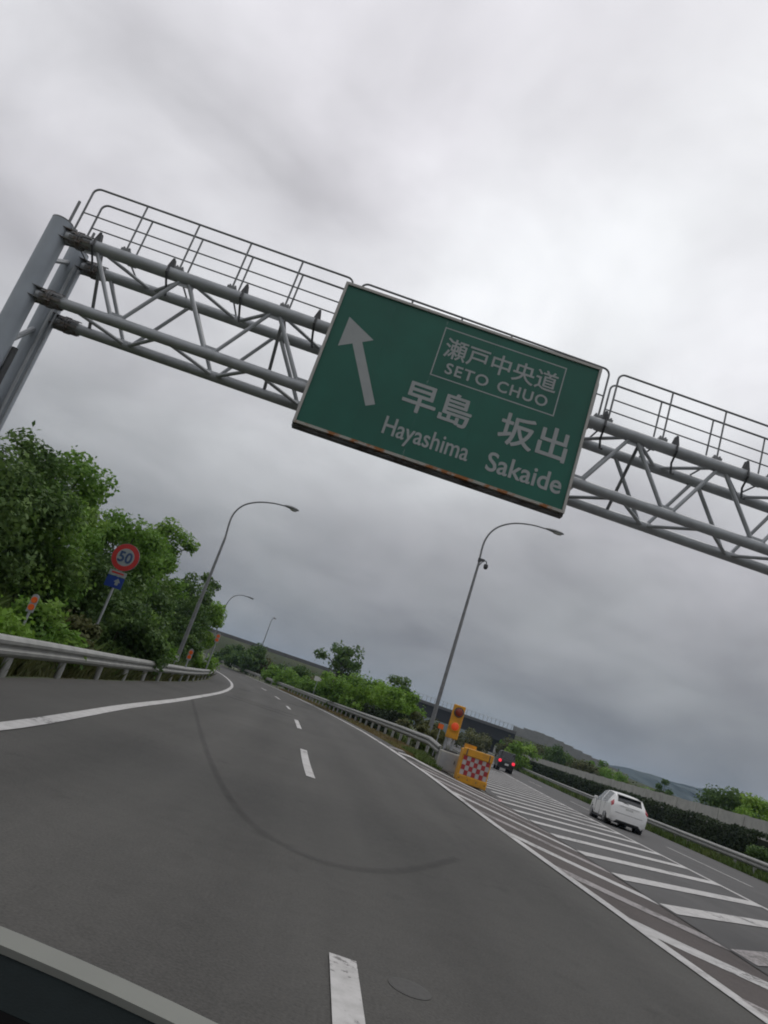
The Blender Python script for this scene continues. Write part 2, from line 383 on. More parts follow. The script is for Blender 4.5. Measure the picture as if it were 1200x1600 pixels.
# round windscreen reflection built as a flat disc beside the nearest dash
c = gp(640, 1545); mat('reflection_disc_dark', (0.052, 0.05, 0.047), 0.7, 0.1, var=0.2, scale=30)
mb = MB(); mb.lathe([(0.12, -0.02), (0.12, 0.003), (0.108, 0.0045)], (c.x, c.y, S(c.x, c.y)), 28); mb.build('reflection_disc', 'reflection_disc_dark', ramp_road)

# ------------------------------------------------------------------ guard rails
WP = [(0.0, 0.0), (0.035, 0.02), (0.08, 0.07), (0.08, 0.12), (0.02, 0.165), (0.02, 0.185), (0.08, 0.23), (0.08, 0.28), (0.035, 0.33), (0.0, 0.35)]
def guardrail(label, path, side, top=0.66, seg=4.0, post=2.0, group='guard rails along the roads'):
    root = thing('guard_rail', label, 'guard rail', (0, 0, 0), 0, group)
    P = [Vector(p) for p in path]; D = [0]
    for i in range(1, len(P)): D.append(D[-1]+(P[i]-P[i-1]).length)
    def pos(s):
        s = min(max(s, 0), D[-1]-1e-4); i = max(0, min(len(P)-2, int(np.searchsorted(D, s))-1)); t = (s-D[i])/(D[i+1]-D[i])
        p = P[i].lerp(P[i+1], t); d = (P[i+1]-P[i]).normalized(); return p, d
    s = 0; kk = 0
    while s < D[-1]-0.2:
        s1 = min(s+seg+0.06, D[-1]); V = []; F = []; st = [lerp(s, s1, q/4) for q in range(5)]; m = len(WP)
        for q in st:
            p, d = pos(q); nrm = Vector((d.y, -d.x, 0)).normalized()*side
            for lay in (0, -0.008):
                for a, b in WP: V.append(p+nrm*(a+lay+0.001*(kk % 2))+Vector((0, 0, top-0.35+b)))
        for i in range(4):
            for lay in (0, 1):
                for j in range(m-1):
                    a = i*2*m+lay*m+j; b = a+2*m; F.append((a, a+1, b+1, b))
            for j in (0, m-1):
                a = i*2*m+j; F.append((a, a+m, a+3*m, a+2*m))
        mesh('rail_beam', V, F, 'galv_rail', root)
        s += seg; kk += 1
    mb = MB(); mb.lathe([(0.068, -0.25), (0.068, top-0.06), (0.05, top-0.03)], n=10); mb.box((0, 0, top-0.17), (0.10, 0.10, 0.1))
    po = mb.build('post', 'galv_rail', root, True); s = 0.4; first = True
    while s < D[-1]:
        p, d = pos(s); nrm = Vector((d.y, -d.x, 0)).normalized()*side
        q = p-nrm*0.06; rz = math.atan2(d.y, d.x)
        if first: po.location = q; po.rotation_euler = (0, 0, rz); first = False
        else: inst(po, root, q, (0, 0, rz))
        s += post if s < 60 else post*2
    return root
guardrail('weathered steel guard rail in front of the leafy bank and speed sign', [(LL(y)-1.75, y, S(LL(y)-1.75, y)-0.02) for y in frange(-12, 130, 2.0)], 1, 0.66, post=3.0)
def gr2(y): return LL(y)+RW+1.25+0.5*sstep((60-y)/30)
guardrail('steel guard rail on the outside of the ramp bend beside dry grass', [(gr2(y), y, S(gr2(y), y)) for y in frange(27.6, 170, 2.0)], -1, 0.74)
guardrail('steel guard rail in front of the long clipped hedge', [(xh(y)+6.85, y, g(y)) for y in frange(8, 210, 4)], -1, 0.70)
guardrail('guard rail behind the crash cushion on the main road side of the gore', [(main_left(y)+0.05, y, S(main_left(y), y)) for y in frange(33, 150, 4)], 1, 0.74)

# ------------------------------------------------------------------ gantry
GY = 12.35; K = GY/12.19
gant = thing('sign_gantry', 'grey tubular steel truss gantry with walkway handrails spanning the road', 'gantry', (0, GY, 0), rad(1.5))
ZU, ZL, DEP, XL, XR = 7.66, 6.37, 0.98, -7.47, 17.6
RDEP = 0.46
def gpart(name, P, r, m='galv', n=12, parent=gant):
    mb = MB(); mb.tube(P, r, n); return mb.build(name, m, parent, True)
for yy in (0, DEP):
    for x in (XL, XR):
        gz0 = ground_z(x, GY)-0.4
        col = gpart('column', [(x, yy, gz0), (x, yy, 7.9)], 0.2, 'column_paint', n=28)
        mb = MB(); mb.lathe([(0.20, 0), (0.20, 0.03), (0.10, 0.06)], (x, yy, 7.9), 24); mb.build('cap', 'galv_dark', col, True)
        mb = MB(); mb.lathe([(0.195, 0), (0.195, 0.04)], (x, yy, 4.3), 28); mb.build('weld_band', 'galv_dark', col, True)
        mb = MB(); mb.tube([(x+0.1, yy, 7.9), (x+0.1, yy, 8.45)], 0.028, 8); mb.build('rod', 'galv_dark', col)
    gpart('upper_chord', [(XL+0.2, yy, ZU), (XR-0.2, yy, ZU)], 0.118 if yy == 0 else 0.108, n=18)
    gpart('lower_chord', [(XL+0.2, yy, ZL), (XR-0.2, yy, ZL)], 0.102, n=18)
    for z in (ZU, ZL):
        for x, s in ((XL, 1), (XR, -1)):
            f = MB(); f.lathe([(0.155, 0), (0.155, 0.035)], (0, 0, 0), 18, 'x'); f.lathe([(0.155, 0.05), (0.155, 0.085)], (0, 0, 0), 18, 'x')
            for q in range(8):
                a = q*math.pi/4+0.2; f.box((0.17, 0.14*math.cos(a), 0.14*math.sin(a)), (0.2, 0.012, 0.06), Matrix.Rotation(a, 3, 'X'))
                f.box((-0.05, 0.14*math.cos(a), 0.14*math.sin(a)), (0.16, 0.012, 0.06), Matrix.Rotation(a, 3, 'X'))
                f.box((0.04, 0.15*math.cos(a+.39), 0.15*math.sin(a+.39)), (0.13, 0.025, 0.025))
            fo = f.build('flange', 'rust', gant); fo.location = (x+s*0.42, yy, z); fo.rotation_euler = (0, 0, 0 if s > 0 else math.pi)
            for dz in (-0.1, 0.1): g2 = MB(); g2.add([(x+s*0.12, yy-0.16, z+dz), (x+s*0.12, yy+0.16, z+dz), (x+s*0.42, yy+0.1, z+dz), (x+s*0.42, yy-0.1, z+dz), (x+s*0.12, yy-0.16, z+dz+.014), (x+s*0.12, yy+0.16, z+dz+.014), (x+s*0.42, yy+0.1, z+dz+.014), (x+s*0.42, yy-0.1, z+dz+.014)], [(0, 1, 2, 3), (4, 5, 6, 7), (0, 1, 5, 4), (1, 2, 6, 5), (2, 3, 7, 6), (3, 0, 4, 7)]); g2.build('gusset', 'rust', gant)
# web members
PAN = 1.80; xl = -5.80-PAN/2*0
i = 0
x = -5.80
while x < XR-1:
    for yy, sh in ((0, 0), (DEP, 0)):
        if x-PAN/2 > XL+0.3: gpart('diagonal', [(x-PAN/2, yy, ZU), (x-0.05, yy, ZL)], 0.042, 'galv', 8)
        if x+PAN/2 < XR-0.3: gpart('diagonal', [(x+0.05, yy, ZL), (x+PAN/2-0.06, yy, ZU)], 0.037, 'galv', 8)
    for z in (ZU, ZL):
        gpart('cross_brace', [(x-PAN/2, 0, z), (x, DEP, z)], 0.036, 'galv', 8)
        if x+PAN/2 < XR-0.3: gpart('cross_brace', [(x, DEP, z), (x+PAN/2, 0, z)], 0.036, 'galv', 8)
    if i % 2 == 0: gpart('sway_brace', [(x-PAN/2+0.12, 0, ZU), (x-PAN/2+0.12, DEP, ZL)], 0.034, 'galv_dark', 8)
    # joint plates
    mb = MB(); mb.box((x, 0, ZL+0.10), (0.34, 0.018, 0.12)); mb.build('node_plate', 'galv', gant)
    mb = MB(); mb.box((x-PAN/2, 0, ZU-0.11), (0.34, 0.018, 0.14)); mb.build('node_plate', 'galv', gant)
    x += PAN; i += 1
# leg braces between the two columns
for x in (XL, XR):
    for z0, z1 in ((7.2, 7.55), (5.4, 6.0), (3.9, 4.5), (1.9, 2.5)):
        gpart('leg_brace', [(x, 0.2, z0), (x, DEP-0.2, z1)], 0.05, 'galv', 8)
    gpart('conduit', [(x+0.16, DEP-0.2, 0.2), (x+0.16, DEP-0.2, 7.5)], 0.03, 'galv', 8); gpart('conduit', [(x+0.22, DEP-0.12, 0.2), (x+0.22, DEP-0.12, 7.5)], 0.022, 'galv', 8)
mb = MB(); mb.tube([(XL+0.2, 0.1, 3.2), (XL+0.24, 0.1, 4.2), (XL+0.23, 0.12, 5.3)], 0.06, 8); mb.box((XL+0.22, 0.1, 4.75), (0.12, 0.05, 0.28)); mb.build('cable_guide', 'iron', gant, True)
# handrails
def arc_rail(x0, x1, zb, zt, yy, r=0.13):
    P = [(x0, yy, zb)]
    for q in range(7): a = math.pi-q*math.pi/12; P.append((x0+r+r*math.cos(a), yy, zt-r+r*math.sin(a)))
    for q in range(7): a = math.pi/2-q*math.pi/12; P.append((x1-r+r*math.cos(a), yy, zt-r+r*math.sin(a)))
    P.append((x1, yy, zb)); return P
ZT = 8.84
for x0, x1 in ((-7.22, -1.98), (-1.80, 3.30), (3.50, 10.2), (10.4, 16.9)):
    for yy in (0, RDEP):
        o = 0.0 if yy == 0 else 0.03
        gpart('handrail', arc_rail(x0+o, x1-o, ZU+0.12, ZT, yy), 0.021, 'galv_dark', 8)
        gpart('mid_rail', [(x0+o, yy, 8.26), (x1-o, yy, 8.26)], 0.016, 'galv_dark', 6)
        n = round((x1-x0)/1.06)
        for q in range(0, n+1):
            xx = x0+(x1-x0)*q/n
            if 0 < q < n: gpart('rail_post', [(xx, yy, ZU+0.12), (xx, yy, ZT)], 0.019, 'galv_dark', 6)
            mb = MB(); mb.box((xx, yy, ZU+0.135), (0.17, 0.10, 0.05)); mb.box((xx-0.05, yy, ZU+0.17), (0.03, 0.05, 0.06)); mb.box((xx+0.05, yy, ZU+0.17), (0.03, 0.05, 0.06)); mb.build('rail_foot', 'galv_dark', gant)
            if yy: gpart('bearer', [(xx, 0, ZU+0.11), (xx, DEP, ZU+0.11)], 0.018, 'galv_dark', 6)
# cable brackets clipped to the upper chord
x = -6.72
while x < XR-1:
    mb = MB(); mb.prism([(x-0.07, ZU+0.10), (x+0.07, ZU+0.10), (x+0.02, ZU+0.30), (x-0.02, ZU+0.30)], -0.05, -0.02)
    mb.prism([(x-0.07, ZU+0.10), (x+0.07, ZU+0.10), (x+0.02, ZU+0.30), (x-0.02, ZU+0.30)], 0.02, 0.05)
    mb.tube([(x, -0.12, ZU+0.1), (x, -0.15, ZU-0.06), (x+0.03, 0.05, ZU-0.24), (x+0.08, 0.1, ZU-0.42), (x+0.1, 0.03, ZU-0.45)], 0.022, 6); mb.build('cable_bracket', 'iron', gant)
    x += 1.45

# ------------------------------------------------------------------ direction sign
SX0, SX1, SZ0, SZ1, SY = -2.05, 3.03, 5.56, 8.55, 12.0
sign = thing('direction_sign', 'large green expressway direction sign with white up-left arrow and Japanese place names', 'road sign', ((SX0+SX1)/2, SY, SZ0), rad(0.2))
CX = (SX0+SX1)/2
mat('sign_green', (0.007, 0.096, 0.066), 0.42, var=0.16, scale=0.8, spec=0.35, detail=3)
mat('sign_white', (0.29, 0.31, 0.31), 0.5, var=0.06, scale=3)
mat('sign_frame', (0.36, 0.35, 0.33), 0.55, 0.3, col2=(0.20, 0.065, 0.02), thr=(0.60, 0.70), scale=3.2, detail=9)
mat('sign_frame_low', (0.33, 0.32, 0.29), 0.6, 0.2, col2=(0.27, 0.10, 0.025), thr=(0.48, 0.56), scale=2.6, detail=9)
mat('sign_back', (0.12, 0.12, 0.12), 0.6, 0.3, col2=(0.03, 0.022, 0.016), thr=(0.45, 0.6), scale=2, detail=8)
Wd, Hd = SX1-SX0, SZ1-SZ0
# panel built from seven vertical sheets
npan = 5
for i in range(npan):
    a = -Wd/2+0.045+(Wd-0.09)*i/npan; b = -Wd/2+0.045+(Wd-0.09)*(i+1)/npan
    mb = MB(); mb.box(((a+b)/2, 0.02, Hd/2), (b-a-0.0008, 0.03, Hd-0.09)); mb.build('panel', 'sign_green', sign)
for s in (-1, 1): mb = MB(); mb.box((s*(Wd/2-0.022), 0.02, Hd/2), (0.05, 0.10, Hd)); mb.build('frame', 'sign_frame', sign)
mb = MB(); mb.box((0, 0.02, Hd-0.022), (Wd-0.09, 0.097, 0.05)); mb.build('frame', 'sign_frame', sign)
mb = MB(); mb.box((0, 0.0, 0.022), (Wd-0.09, 0.097, 0.05)); mb.build('frame', 'sign_frame_low', sign)
mb = MB(); mb.box((0, 0.10, -0.015), (Wd, 0.16, 0.07)); mb.build('lower_channel', 'sign_back', sign)
for zz in (0.5, 1.3, 2.1): mb = MB(); mb.box((0, 0.085, zz), (Wd-0.1, 0.08, 0.07)); mb.build('stiffener', 'galv_dark', sign)
for xx in (-2.1, -0.7, 0.7, 2.1):
    mb = MB(); mb.box((xx, 0.17, Hd/2), (0.09, 0.07, Hd-0.3)); mb.build('mounting_bracket', 'galv_dark', sign)
FY = -0.0035 + 0.003
def lx(x): return x-CX
def lz(z): return z-SZ0
def poly(name, pts, y=-0.001): # flat shape in the sign's face, 2 mm proud
    n = len(pts); return mesh(name, [(lx(a), y, lz(b)) for a, b in pts], [tuple(range(n))], 'sign_white', sign)
# face of the panel is at local y = 0.005
poly('arrow', [(-1.77, 7.88), (-1.78, 7.25), (-1.545, 7.385), (-0.93, 6.30), (-0.775, 6.385), (-1.385, 7.475), (-1.20, 7.585)], 0.002)
bx0, bx1, bz0, bz1, bt = -0.015, 2.39, 7.295, 8.325, 0.022
for a in ([(bx0, bz0), (bx1, bz0), (bx1, bz0+bt), (bx0, bz0+bt)], [(bx0, bz1-bt), (bx1, bz1-bt), (bx1, bz1), (bx0, bz1)],
          [(bx0, bz0+bt), (bx0+bt, bz0+bt), (bx0+bt, bz1-bt), (bx0, bz1-bt)], [(bx1-bt, bz0+bt), (bx1, bz0+bt), (bx1, bz1-bt), (bx1-bt, bz1-bt)]):
    poly('border_line', a, 0.002)
def text_mesh(body, space=1.0):
    c = bpy.data.curves.new('lettering', 'FONT'); c.body = body; c.size = 1; c.space_character = space; c.resolution_u = 4
    o = bpy.data.objects.new('lettering', c); COL.objects.link(o)
    dg = bpy.context.evaluated_depsgraph_get(); me = bpy.data.meshes.new_from_object(o.evaluated_get(dg))
    v = np.array([q.co[:] for q in me.vertices]); f = [tuple(p.vertices) for p in me.polygons]
    bpy.data.objects.remove(o); bpy.data.meshes.remove(me); bpy.data.curves.remove(c)
    return v, f
def lettering(body, x0, x1, z0, z1, bold, parent, m, y, name='lettering', fx=lx, fz=lz, space=1.0):
    v, f = text_mesh(body, space); mn, mx = v.min(0), v.max(0)
    q = np.zeros_like(v); q[:, 0] = x0+(v[:, 0]-mn[0])/(mx[0]-mn[0])*(x1-x0); q[:, 2] = z0+(v[:, 1]-mn[1])/(mx[1]-mn[1])*(z1-z0)
    V = []; F = []; offs = [(0, 0)]
    if bold: offs = [(a*bold, b*bold) for a, b in ((0, 0), (1, 0), (-1, 0), (0, 1), (0, -1), (.7, .7), (-.7, .7), (.7, -.7), (-.7, -.7))]
    for i, (a, b) in enumerate(offs):
        k0 = len(V); V += [(fx(p[0]+a), y-0.0004*i, fz(p[2]+b)) for p in q]; F += [tuple(t+k0 for t in ff) for ff in f]
    return mesh(name, V, F, m, parent)
LB = 0.002
lettering('瀬戸中央道', 0.10, 2.29, 7.735, 8.145, 0.005, sign, 'sign_white', LB)
lettering('SETO', 0.23, 1.05, 7.42, 7.635, 0.006, sign, 'sign_white', LB, space=1.15); lettering('CHUO', 1.24, 2.20, 7.42, 7.635, 0.006, sign, 'sign_white', LB, space=1.15)
lettering('早島', -0.34, 0.94, 6.49, 7.09, 0.011, sign, 'sign_white', LB)
lettering('坂出', 1.50, 2.79, 6.475, 7.085, 0.011, sign, 'sign_white', LB)
lettering('Hayashima', -0.50, 1.10, 5.80, 6.25, 0.005, sign, 'sign_white', LB)
lettering('Sakaide', 1.46, 2.86, 5.88, 6.24, 0.008, sign, 'sign_white', LB)

# ------------------------------------------------------------------ street lamps
mat('lamp_lens', (0.42, 0.42, 0.40), 0.25, var=0.05)
def street_lamp(label, Y, poly_px, head_px, rb=0.095, rt=0.05):
    P = [at(*q, Y) for q in poly_px]
    x0 = P[0].x; zb = ground_z(x0, Y)-0.2
    root = thing('street_lamp', label, 'street lamp', (x0, Y, zb), 0, 'curved arm street lamps')
    loc = Vector((x0, Y, zb)); Pl = [p-loc for p in P]; 
    mb = MB(); h = Pl[0].z
    mb.tube([(0, 0, 0), (0, 0, h*0.5), (0, 0, h)], [rb, (rb+rt)/2+0.008, rt+0.006], 14); mb.build('pole', 'galv_dark', root, True)
    mb = MB(); mb.lathe([(rb*1.9, 0.2), (rb*1.9, 0.24), (rb*1.2, 0.26), (rb*1.15, 0.9), (rb, 0.95)], n=14); mb.build('base_sleeve', 'galv', root, True)
    # smooth arm
    Q = [Vector((0, 0, h-0.3)), Vector((0, 0, h))]+Pl[1:]; C2 = []
    for i in range(len(Q)-1):
        for s in range(5):
            t = s/5; p0, p1, p2, p3 = Q[max(i-1, 0)], Q[i], Q[i+1], Q[min(i+2, len(Q)-1)]
            C2.append(0.5*((2*p1)+(p2-p0)*t+(2*p0-5*p1+4*p2-p3)*t*t+(3*p1-p0-3*p2+p3)*t**3))
    C2.append(Q[-1]); n = len(C2)
    mb = MB(); mb.tube(C2, [lerp(rt, rt*0.62, i/n) for i in range(n)], 10); mb.build('arm', 'galv_dark', root, True)
    a, b = at(*head_px[0], Y)-loc, at(*head_px[1], Y)-loc; L = (b-a).length; d = (b-a)/L; up = Vector((0, 0, 1)); up = (up-d*up.dot(d)).normalized(); sd_ = d.cross(up)
    def head(name, m, prof, zlo, zhi, sc_=1):
        V = []; F = []; nn = 12
        for (t, hw, hh, hl) in prof:
            for q in range(nn):
                an = 2*math.pi*q/nn; s_, c_ = math.sin(an), math.cos(an)
                V.append(a+d*L*t+sd_*hw*c_+up*((hh if s_ > 0 else hl)*s_))
        for i in range(len(prof)-1):
            for q in range(nn): F.append((i*nn+q, i*nn+(q+1) % nn, (i+1)*nn+(q+1) % nn, (i+1)*nn+q))
        F.append(tuple(range(nn))); F.append(tuple((len(prof)-1)*nn+q for q in range(nn)))
        mb = MB(); mb.add(V, F); return mb.build(name, m, parent_, True)
    parent_ = root
    hd = head('lamp_head', 'galv_dark', [(-0.02, .045, .045, .045), (0.2, .10, .09, .06), (0.5, .16, .12, .10), (0.85, .14, .09, .09), (1.0, .05, .03, .03)], 0, 0)
    parent_ = hd
    head('lens', 'lamp_lens', [(0.42, .08, .02, .10), (0.5, .135, .02, .145), (0.7, .14, .02, .165), (0.88, .10, .02, .12)], 0, 0)
    return root
L1 = street_lamp('tall curved arm street lamp carrying a round camera on its pole', 39, [(748, 880), (757, 846), (774, 826), (800, 818), (830, 820), (855, 827)], ((853, 826), (881, 835)), 0.12, 0.062)
L2 = street_lamp('curved arm street lamp beside the leafy bank trees', 40, [(352, 840), (362, 808), (378, 791), (400, 785), (425, 786), (447, 791)], ((445, 790), (467, 798)), 0.12, 0.06)
L3 = street_lamp('curved arm street lamp half hidden behind the bank trees', 104, [(351, 952), (356, 941), (365, 932), (377, 930), (387, 933)], ((386, 932), (397, 936)), 0.11, 0.07)
L4 = street_lamp('small far street lamp standing beyond the ramp bend', 132, [(421, 978), (424, 970), (427, 966), (430, 966)], ((427, 965), (431, 967)), 0.11, 0.06)
# camera on the pole
p = at(750, 873, 39); q = at(760, 879, 39)
cc = thing('traffic_camera', 'small dark dome camera bracketed to the tall street lamp pole', 'camera', (L1.location.x, 39, p.z-0.1))
mb = MB(); mb.box((0.14, 0, 0.06), (0.26, 0.12, 0.14)); mb.tube([(0.02, 0, -0.35), (0.2, 0, 0.02)], 0.025, 6); mb.lathe([(0.10, -0.08), (0.10, 0.12)], (0, 0, 0), 12); mb.build('bracket', 'iron', cc)
mb = MB(); mb.tube([(0.26, 0, 0.08), (0.38, 0, 0.06), (0.43, 0, -0.03), (0.43, 0, -0.1)], 0.03, 8); mb.build('arm', 'iron', cc, True)
mb = MB(); mb.lathe([(0.05, -0.08), (0.12, -0.12), (0.13, -0.24), (0.12, -0.30), (0.08, -0.37), (0.02, -0.40)], (0.43, 0, 0), 16); mb.build('dome', 'iron', cc, True)

# ------------------------------------------------------------------ speed limit sign
mat('red', (0.42, 0.022, 0.02), 0.5, var=0.1); mat('blue', (0.006, 0.035, 0.22), 0.5, var=0.1); mat('plate_white', (0.25, 0.28, 0.28), 0.5, var=0.08)
mat('orange', (0.75, 0.12, 0.01), 0.45, var=0.1, scale=20); mat('amber', (0.64, 0.30, 0.012), 0.55, col2=(0.40, 0.20, 0.03), thr=(0.42, 0.72), scale=5, detail=10)
Y5 = 23.0; c5 = at(196, 871, Y5); zb = ground_z(c5.x-0.05, Y5)-0.15
sp_ = thing('speed_limit_sign', 'round red-rimmed 50 speed limit sign with blue plate below on grey post', 'road sign', (c5.x, Y5, zb), rad(-4))
hc = c5.z-zb; RR = 0.45
mb = MB(); mb.tube([(0, 0.06, 0), (0, 0.06, hc+0.35)], 0.042, 10); mb.build('post', 'galv', sp_, True)
mb = MB(); mb.lathe([(RR, 0), (RR, 0.025)], (0, 0, hc), 40, 'y'); mb.build('back_plate', 'galv_dark', sp_)
def ring(r0, r1, y, z, n=40):
    V = []; F = []
    for k in range(n):
        a = 2*math.pi*k/n; V += [(r0*math.cos(a), y, z+r0*math.sin(a)), (r1*math.cos(a), y, z+r1*math.sin(a))]
    for k in range(n): F.append((2*k, 2*k+1, (2*k+3) % (2*n), (2*k+2) % (2*n)))
    return V, F
V, F = ring(0.285, RR-0.012, -0.004, hc); mesh('red_rim', V, F, 'red', sp_)
V, F = ring(0.001, 0.285, -0.004, hc); mesh('face', V, F, 'plate_white', sp_)
idf = lambda t: t
mat('faded_blue', (0.03, 0.06, 0.15), 0.5, var=0.2, scale=12)
lettering('50', -0.215, 0.215, hc-0.165, hc+0.165, 0.014, sp_, 'faded_blue', -0.007, 'number', idf, idf)
mb = MB(); mb.box((-0.02, 0.0, hc-0.55), (0.56, 0.02, 0.17)); pw = mb.build('upper_plate', 'plate_white', sp_)
mb = MB(); mb.box((-0.02, -0.0125, hc-0.54), (0.40, 0.004, 0.055)); mb.build('red_bar', 'red', sp_)
mb = MB(); mb.box((-0.02, 0.0, hc-0.83), (0.56, 0.02, 0.36)); mb.build('blue_plate', 'blue', sp_)
mb = MB(); mb.prism([(0.02, hc-0.92), (0.12, hc-0.92), (0.12, hc-0.82), (0.18, hc-0.82), (0.07, hc-0.70), (-0.04, hc-0.82), (0.02, hc-0.82)], -0.014, -0.0105); mb.build('arrow', 'plate_white', sp_)

# ------------------------------------------------------------------ delineators
def delineator(label, pxy, Y, s=1.0, discs=2):
    c = at(*pxy, Y); zb = ground_z(c.x, Y)-0.1; h = c.z-zb
    r = thing('delineator_post', label, 'delineator', (c.x, Y, zb), rad(-3), 'orange reflector posts along the bank')
    mb = MB(); mb.tube([(0, 0.03, 0), (0, 0.03, h+0.1*s)], 0.03*s, 8); mb.build('post', 'galv', r, True)
    hh = 0.20*s if discs == 2 else 0.12*s
    mb = MB(); pts = [(-0.085*s, h-hh), (0.085*s, h-hh)]+[(0.085*s*math.cos(a), h+hh-0.06*s+0.085*s*math.sin(a)) for a in [q*math.pi/8 for q in range(9)]]
    mb.prism(pts, 0, 0.02*s); mb.build('back_plate', 'galv', r)
    for k in range(discs):
        zc_ = h+(0.085*s*(1 if k == 0 else -1) if discs == 2 else 0)
        mb = MB(); mb.lathe([(0.068*s, -0.012), (0.075*s, 0.0)], (0, -0.001, zc_), 16, 'y'); mb.build('reflector', 'orange', r)
delineator('grey post with two stacked orange reflectors near the 50 sign', (51, 943), 14.6, 0.86)
delineator('orange reflector post at the foot of the bank street lamp', (297, 1023), 33, 1.2)
delineator('orange reflector post by the far edge of the bank trees', (340, 997), 48, 1.5)

# ------------------------------------------------------------------ crash cushion, beacon and cabinet at the nose
mat('checker_red', (0.34, 0.03, 0.035), 0.55, var=0.2, scale=9); mat('checker_white', (0.42, 0.38, 0.37), 0.55, var=0.15, scale=9)
cx, cyy = 5.76, 25.6
cush = thing('crash_cushion', 'orange crash cushion box with red and white checkered front on the road nose', 'crash cushion', (cx, cyy, S(cx, cyy)), rad(-4))
BW, BH, BD = 1.04, 1.10, 0.8
mb = MB(); mb.box((0, BD/2+0.03, BH/2+0.02), (BW, BD, BH)); bo = mb.build('body', 'amber', cush)
bv = bo.modifiers.new('bevel', 'BEVEL'); bv.width = 0.05; bv.segments = 3
mb = MB(); mb.box((0, 0.0, BH-0.06), (BW+0.02, 0.09, 0.26)); b1 = mb.build('top_band', 'amber', cush)
mb = MB(); mb.box((0, 0.0, 0.14), (BW+0.02, 0.09, 0.26)); b2 = mb.build('bottom_band', 'amber', cush)
for b_ in (b1, b2): q = b_.modifiers.new('bevel', 'BEVEL'); q.width = 0.03; q.segments = 2
nxq, nzq = 7, 4; cw, ch = (BW-0.10)/nxq, 0.65/nzq
for i in range(nxq):
    for j in range(nzq):
        mb = MB(); mb.box((-(BW-0.10)/2+cw*(i+.5), 0.012, 0.275+ch*(j+.5)), (cw-0.006, 0.03, ch-0.006)); mb.build('checker_square', 'checker_red' if (i+j) % 2 else 'checker_white', cush)
for xx in (-0.40, 0.40): mb = MB(); mb.box((xx, -0.047, BH-0.06), (0.035, 0.012, 0.22)); mb.build('strap', 'iron', cush)
for xx in (-0.45, -0.15, 0.15, 0.45): mb = MB(); mb.lathe([(0.02, -0.012), (0.02, 0)], (xx, -0.046, 0.15), 8, 'y'); mb.build('bolt', 'iron', cush)
mb = MB(); mb.box((-0.30, 0.25, BH+0.09), (0.42, 0.10, 0.20)); mb.build('top_reflector', 'amber', cush)
bx = at(712, 1128, 27.5)
bea = thing('warning_beacon', 'tall yellow board with two round orange warning lamps on a grey pole', 'warning light', (bx.x, 27.5, S(bx.x, 27.5)), rad(-6))
hb = bx.z-S(bx.x, 27.5)
mb = MB(); mb.box((0, 0, hb), (0.46, 0.09, 1.24)); yo = mb.build('board', 'amber', bea); q = yo.modifiers.new('bevel', 'BEVEL'); q.width = 0.03; q.segments = 2
mb = MB(); mb.tube([(-0.14, 0.12, 0), (-0.14, 0.12, hb+0.3)], 0.06, 10); mb.build('pole', 'galv', bea, True)
mb = MB(); mb.tube([(0.12, 0.12, 0), (0.12, 0.12, hb+0.3)], 0.05, 10); mb.build('pole', 'galv', bea, True)
mat('lamp_dark', (0.20, 0.025, 0.012), 0.3, var=0.1); mat('lamp_lit', (0.7, 0.08, 0.02), 0.35, var=0.1, emit=(1, 0.10, 0.02), estr=0.12)
for z, m in ((0.36, 'lamp_dark'), (-0.17, 'lamp_lit')):
    mb = MB(); mb.lathe([(0.185, 0.0), (0.185, -0.05), (0.155, -0.055)], (0.02, -0.045, hb+z), 22, 'y'); h_ = mb.build('lamp_housing', 'iron' if z > 0 else 'amber', bea, True)
    mb = MB(); mb.lathe([(0.15, -0.03), (0.14, -0.075), (0.09, -0.10), (0.02, -0.108)], (0.02, -0.045, hb+z), 20, 'y'); mb.build('lens', m, h_, True)
ca = at(702, 1172, 27.2)
cab = thing('control_cabinet', 'pale grey metal cabinet under the yellow warning beacon', 'cabinet', (ca.x, 26.9, S(ca.x, 26.9)), rad(-6))
mb = MB(); mb.box((0, 0, 0.36), (0.74, 0.45, 0.68)); q = mb.build('housing', 'concrete', cab); b_ = q.modifiers.new('bevel', 'BEVEL'); b_.width = 0.04; b_.segments = 2
mb = MB(); mb.box((0, -0.23, 0.36), (0.60, 0.012, 0.54)); dr = mb.build('door', 'galv', cab)
mb = MB(); mb.box((0.22, -0.245, 0.40), (0.03, 0.02, 0.12)); mb.build('handle', 'iron', dr)
mb = MB(); mb.box((0, 0, 0.735), (0.48, 0.32, 0.065)); mb.build('cap', 'iron', cab)
pp = at(689, 1135, 31)
om = thing('marker_board', 'small orange marker board in the gore grass behind the beacon', 'marker', (pp.x, 31, S(pp.x, 31)))
mb = MB(); mb.box((0, 0, pp.z-S(pp.x, 31)), (0.22, 0.03, 0.2)); mb.build('board', 'orange', om); mb = MB(); mb.tube([(0, 0.03, 0), (0, 0.03, pp.z-S(pp.x, 31))], 0.02, 6); mb.build('post', 'galv', om)

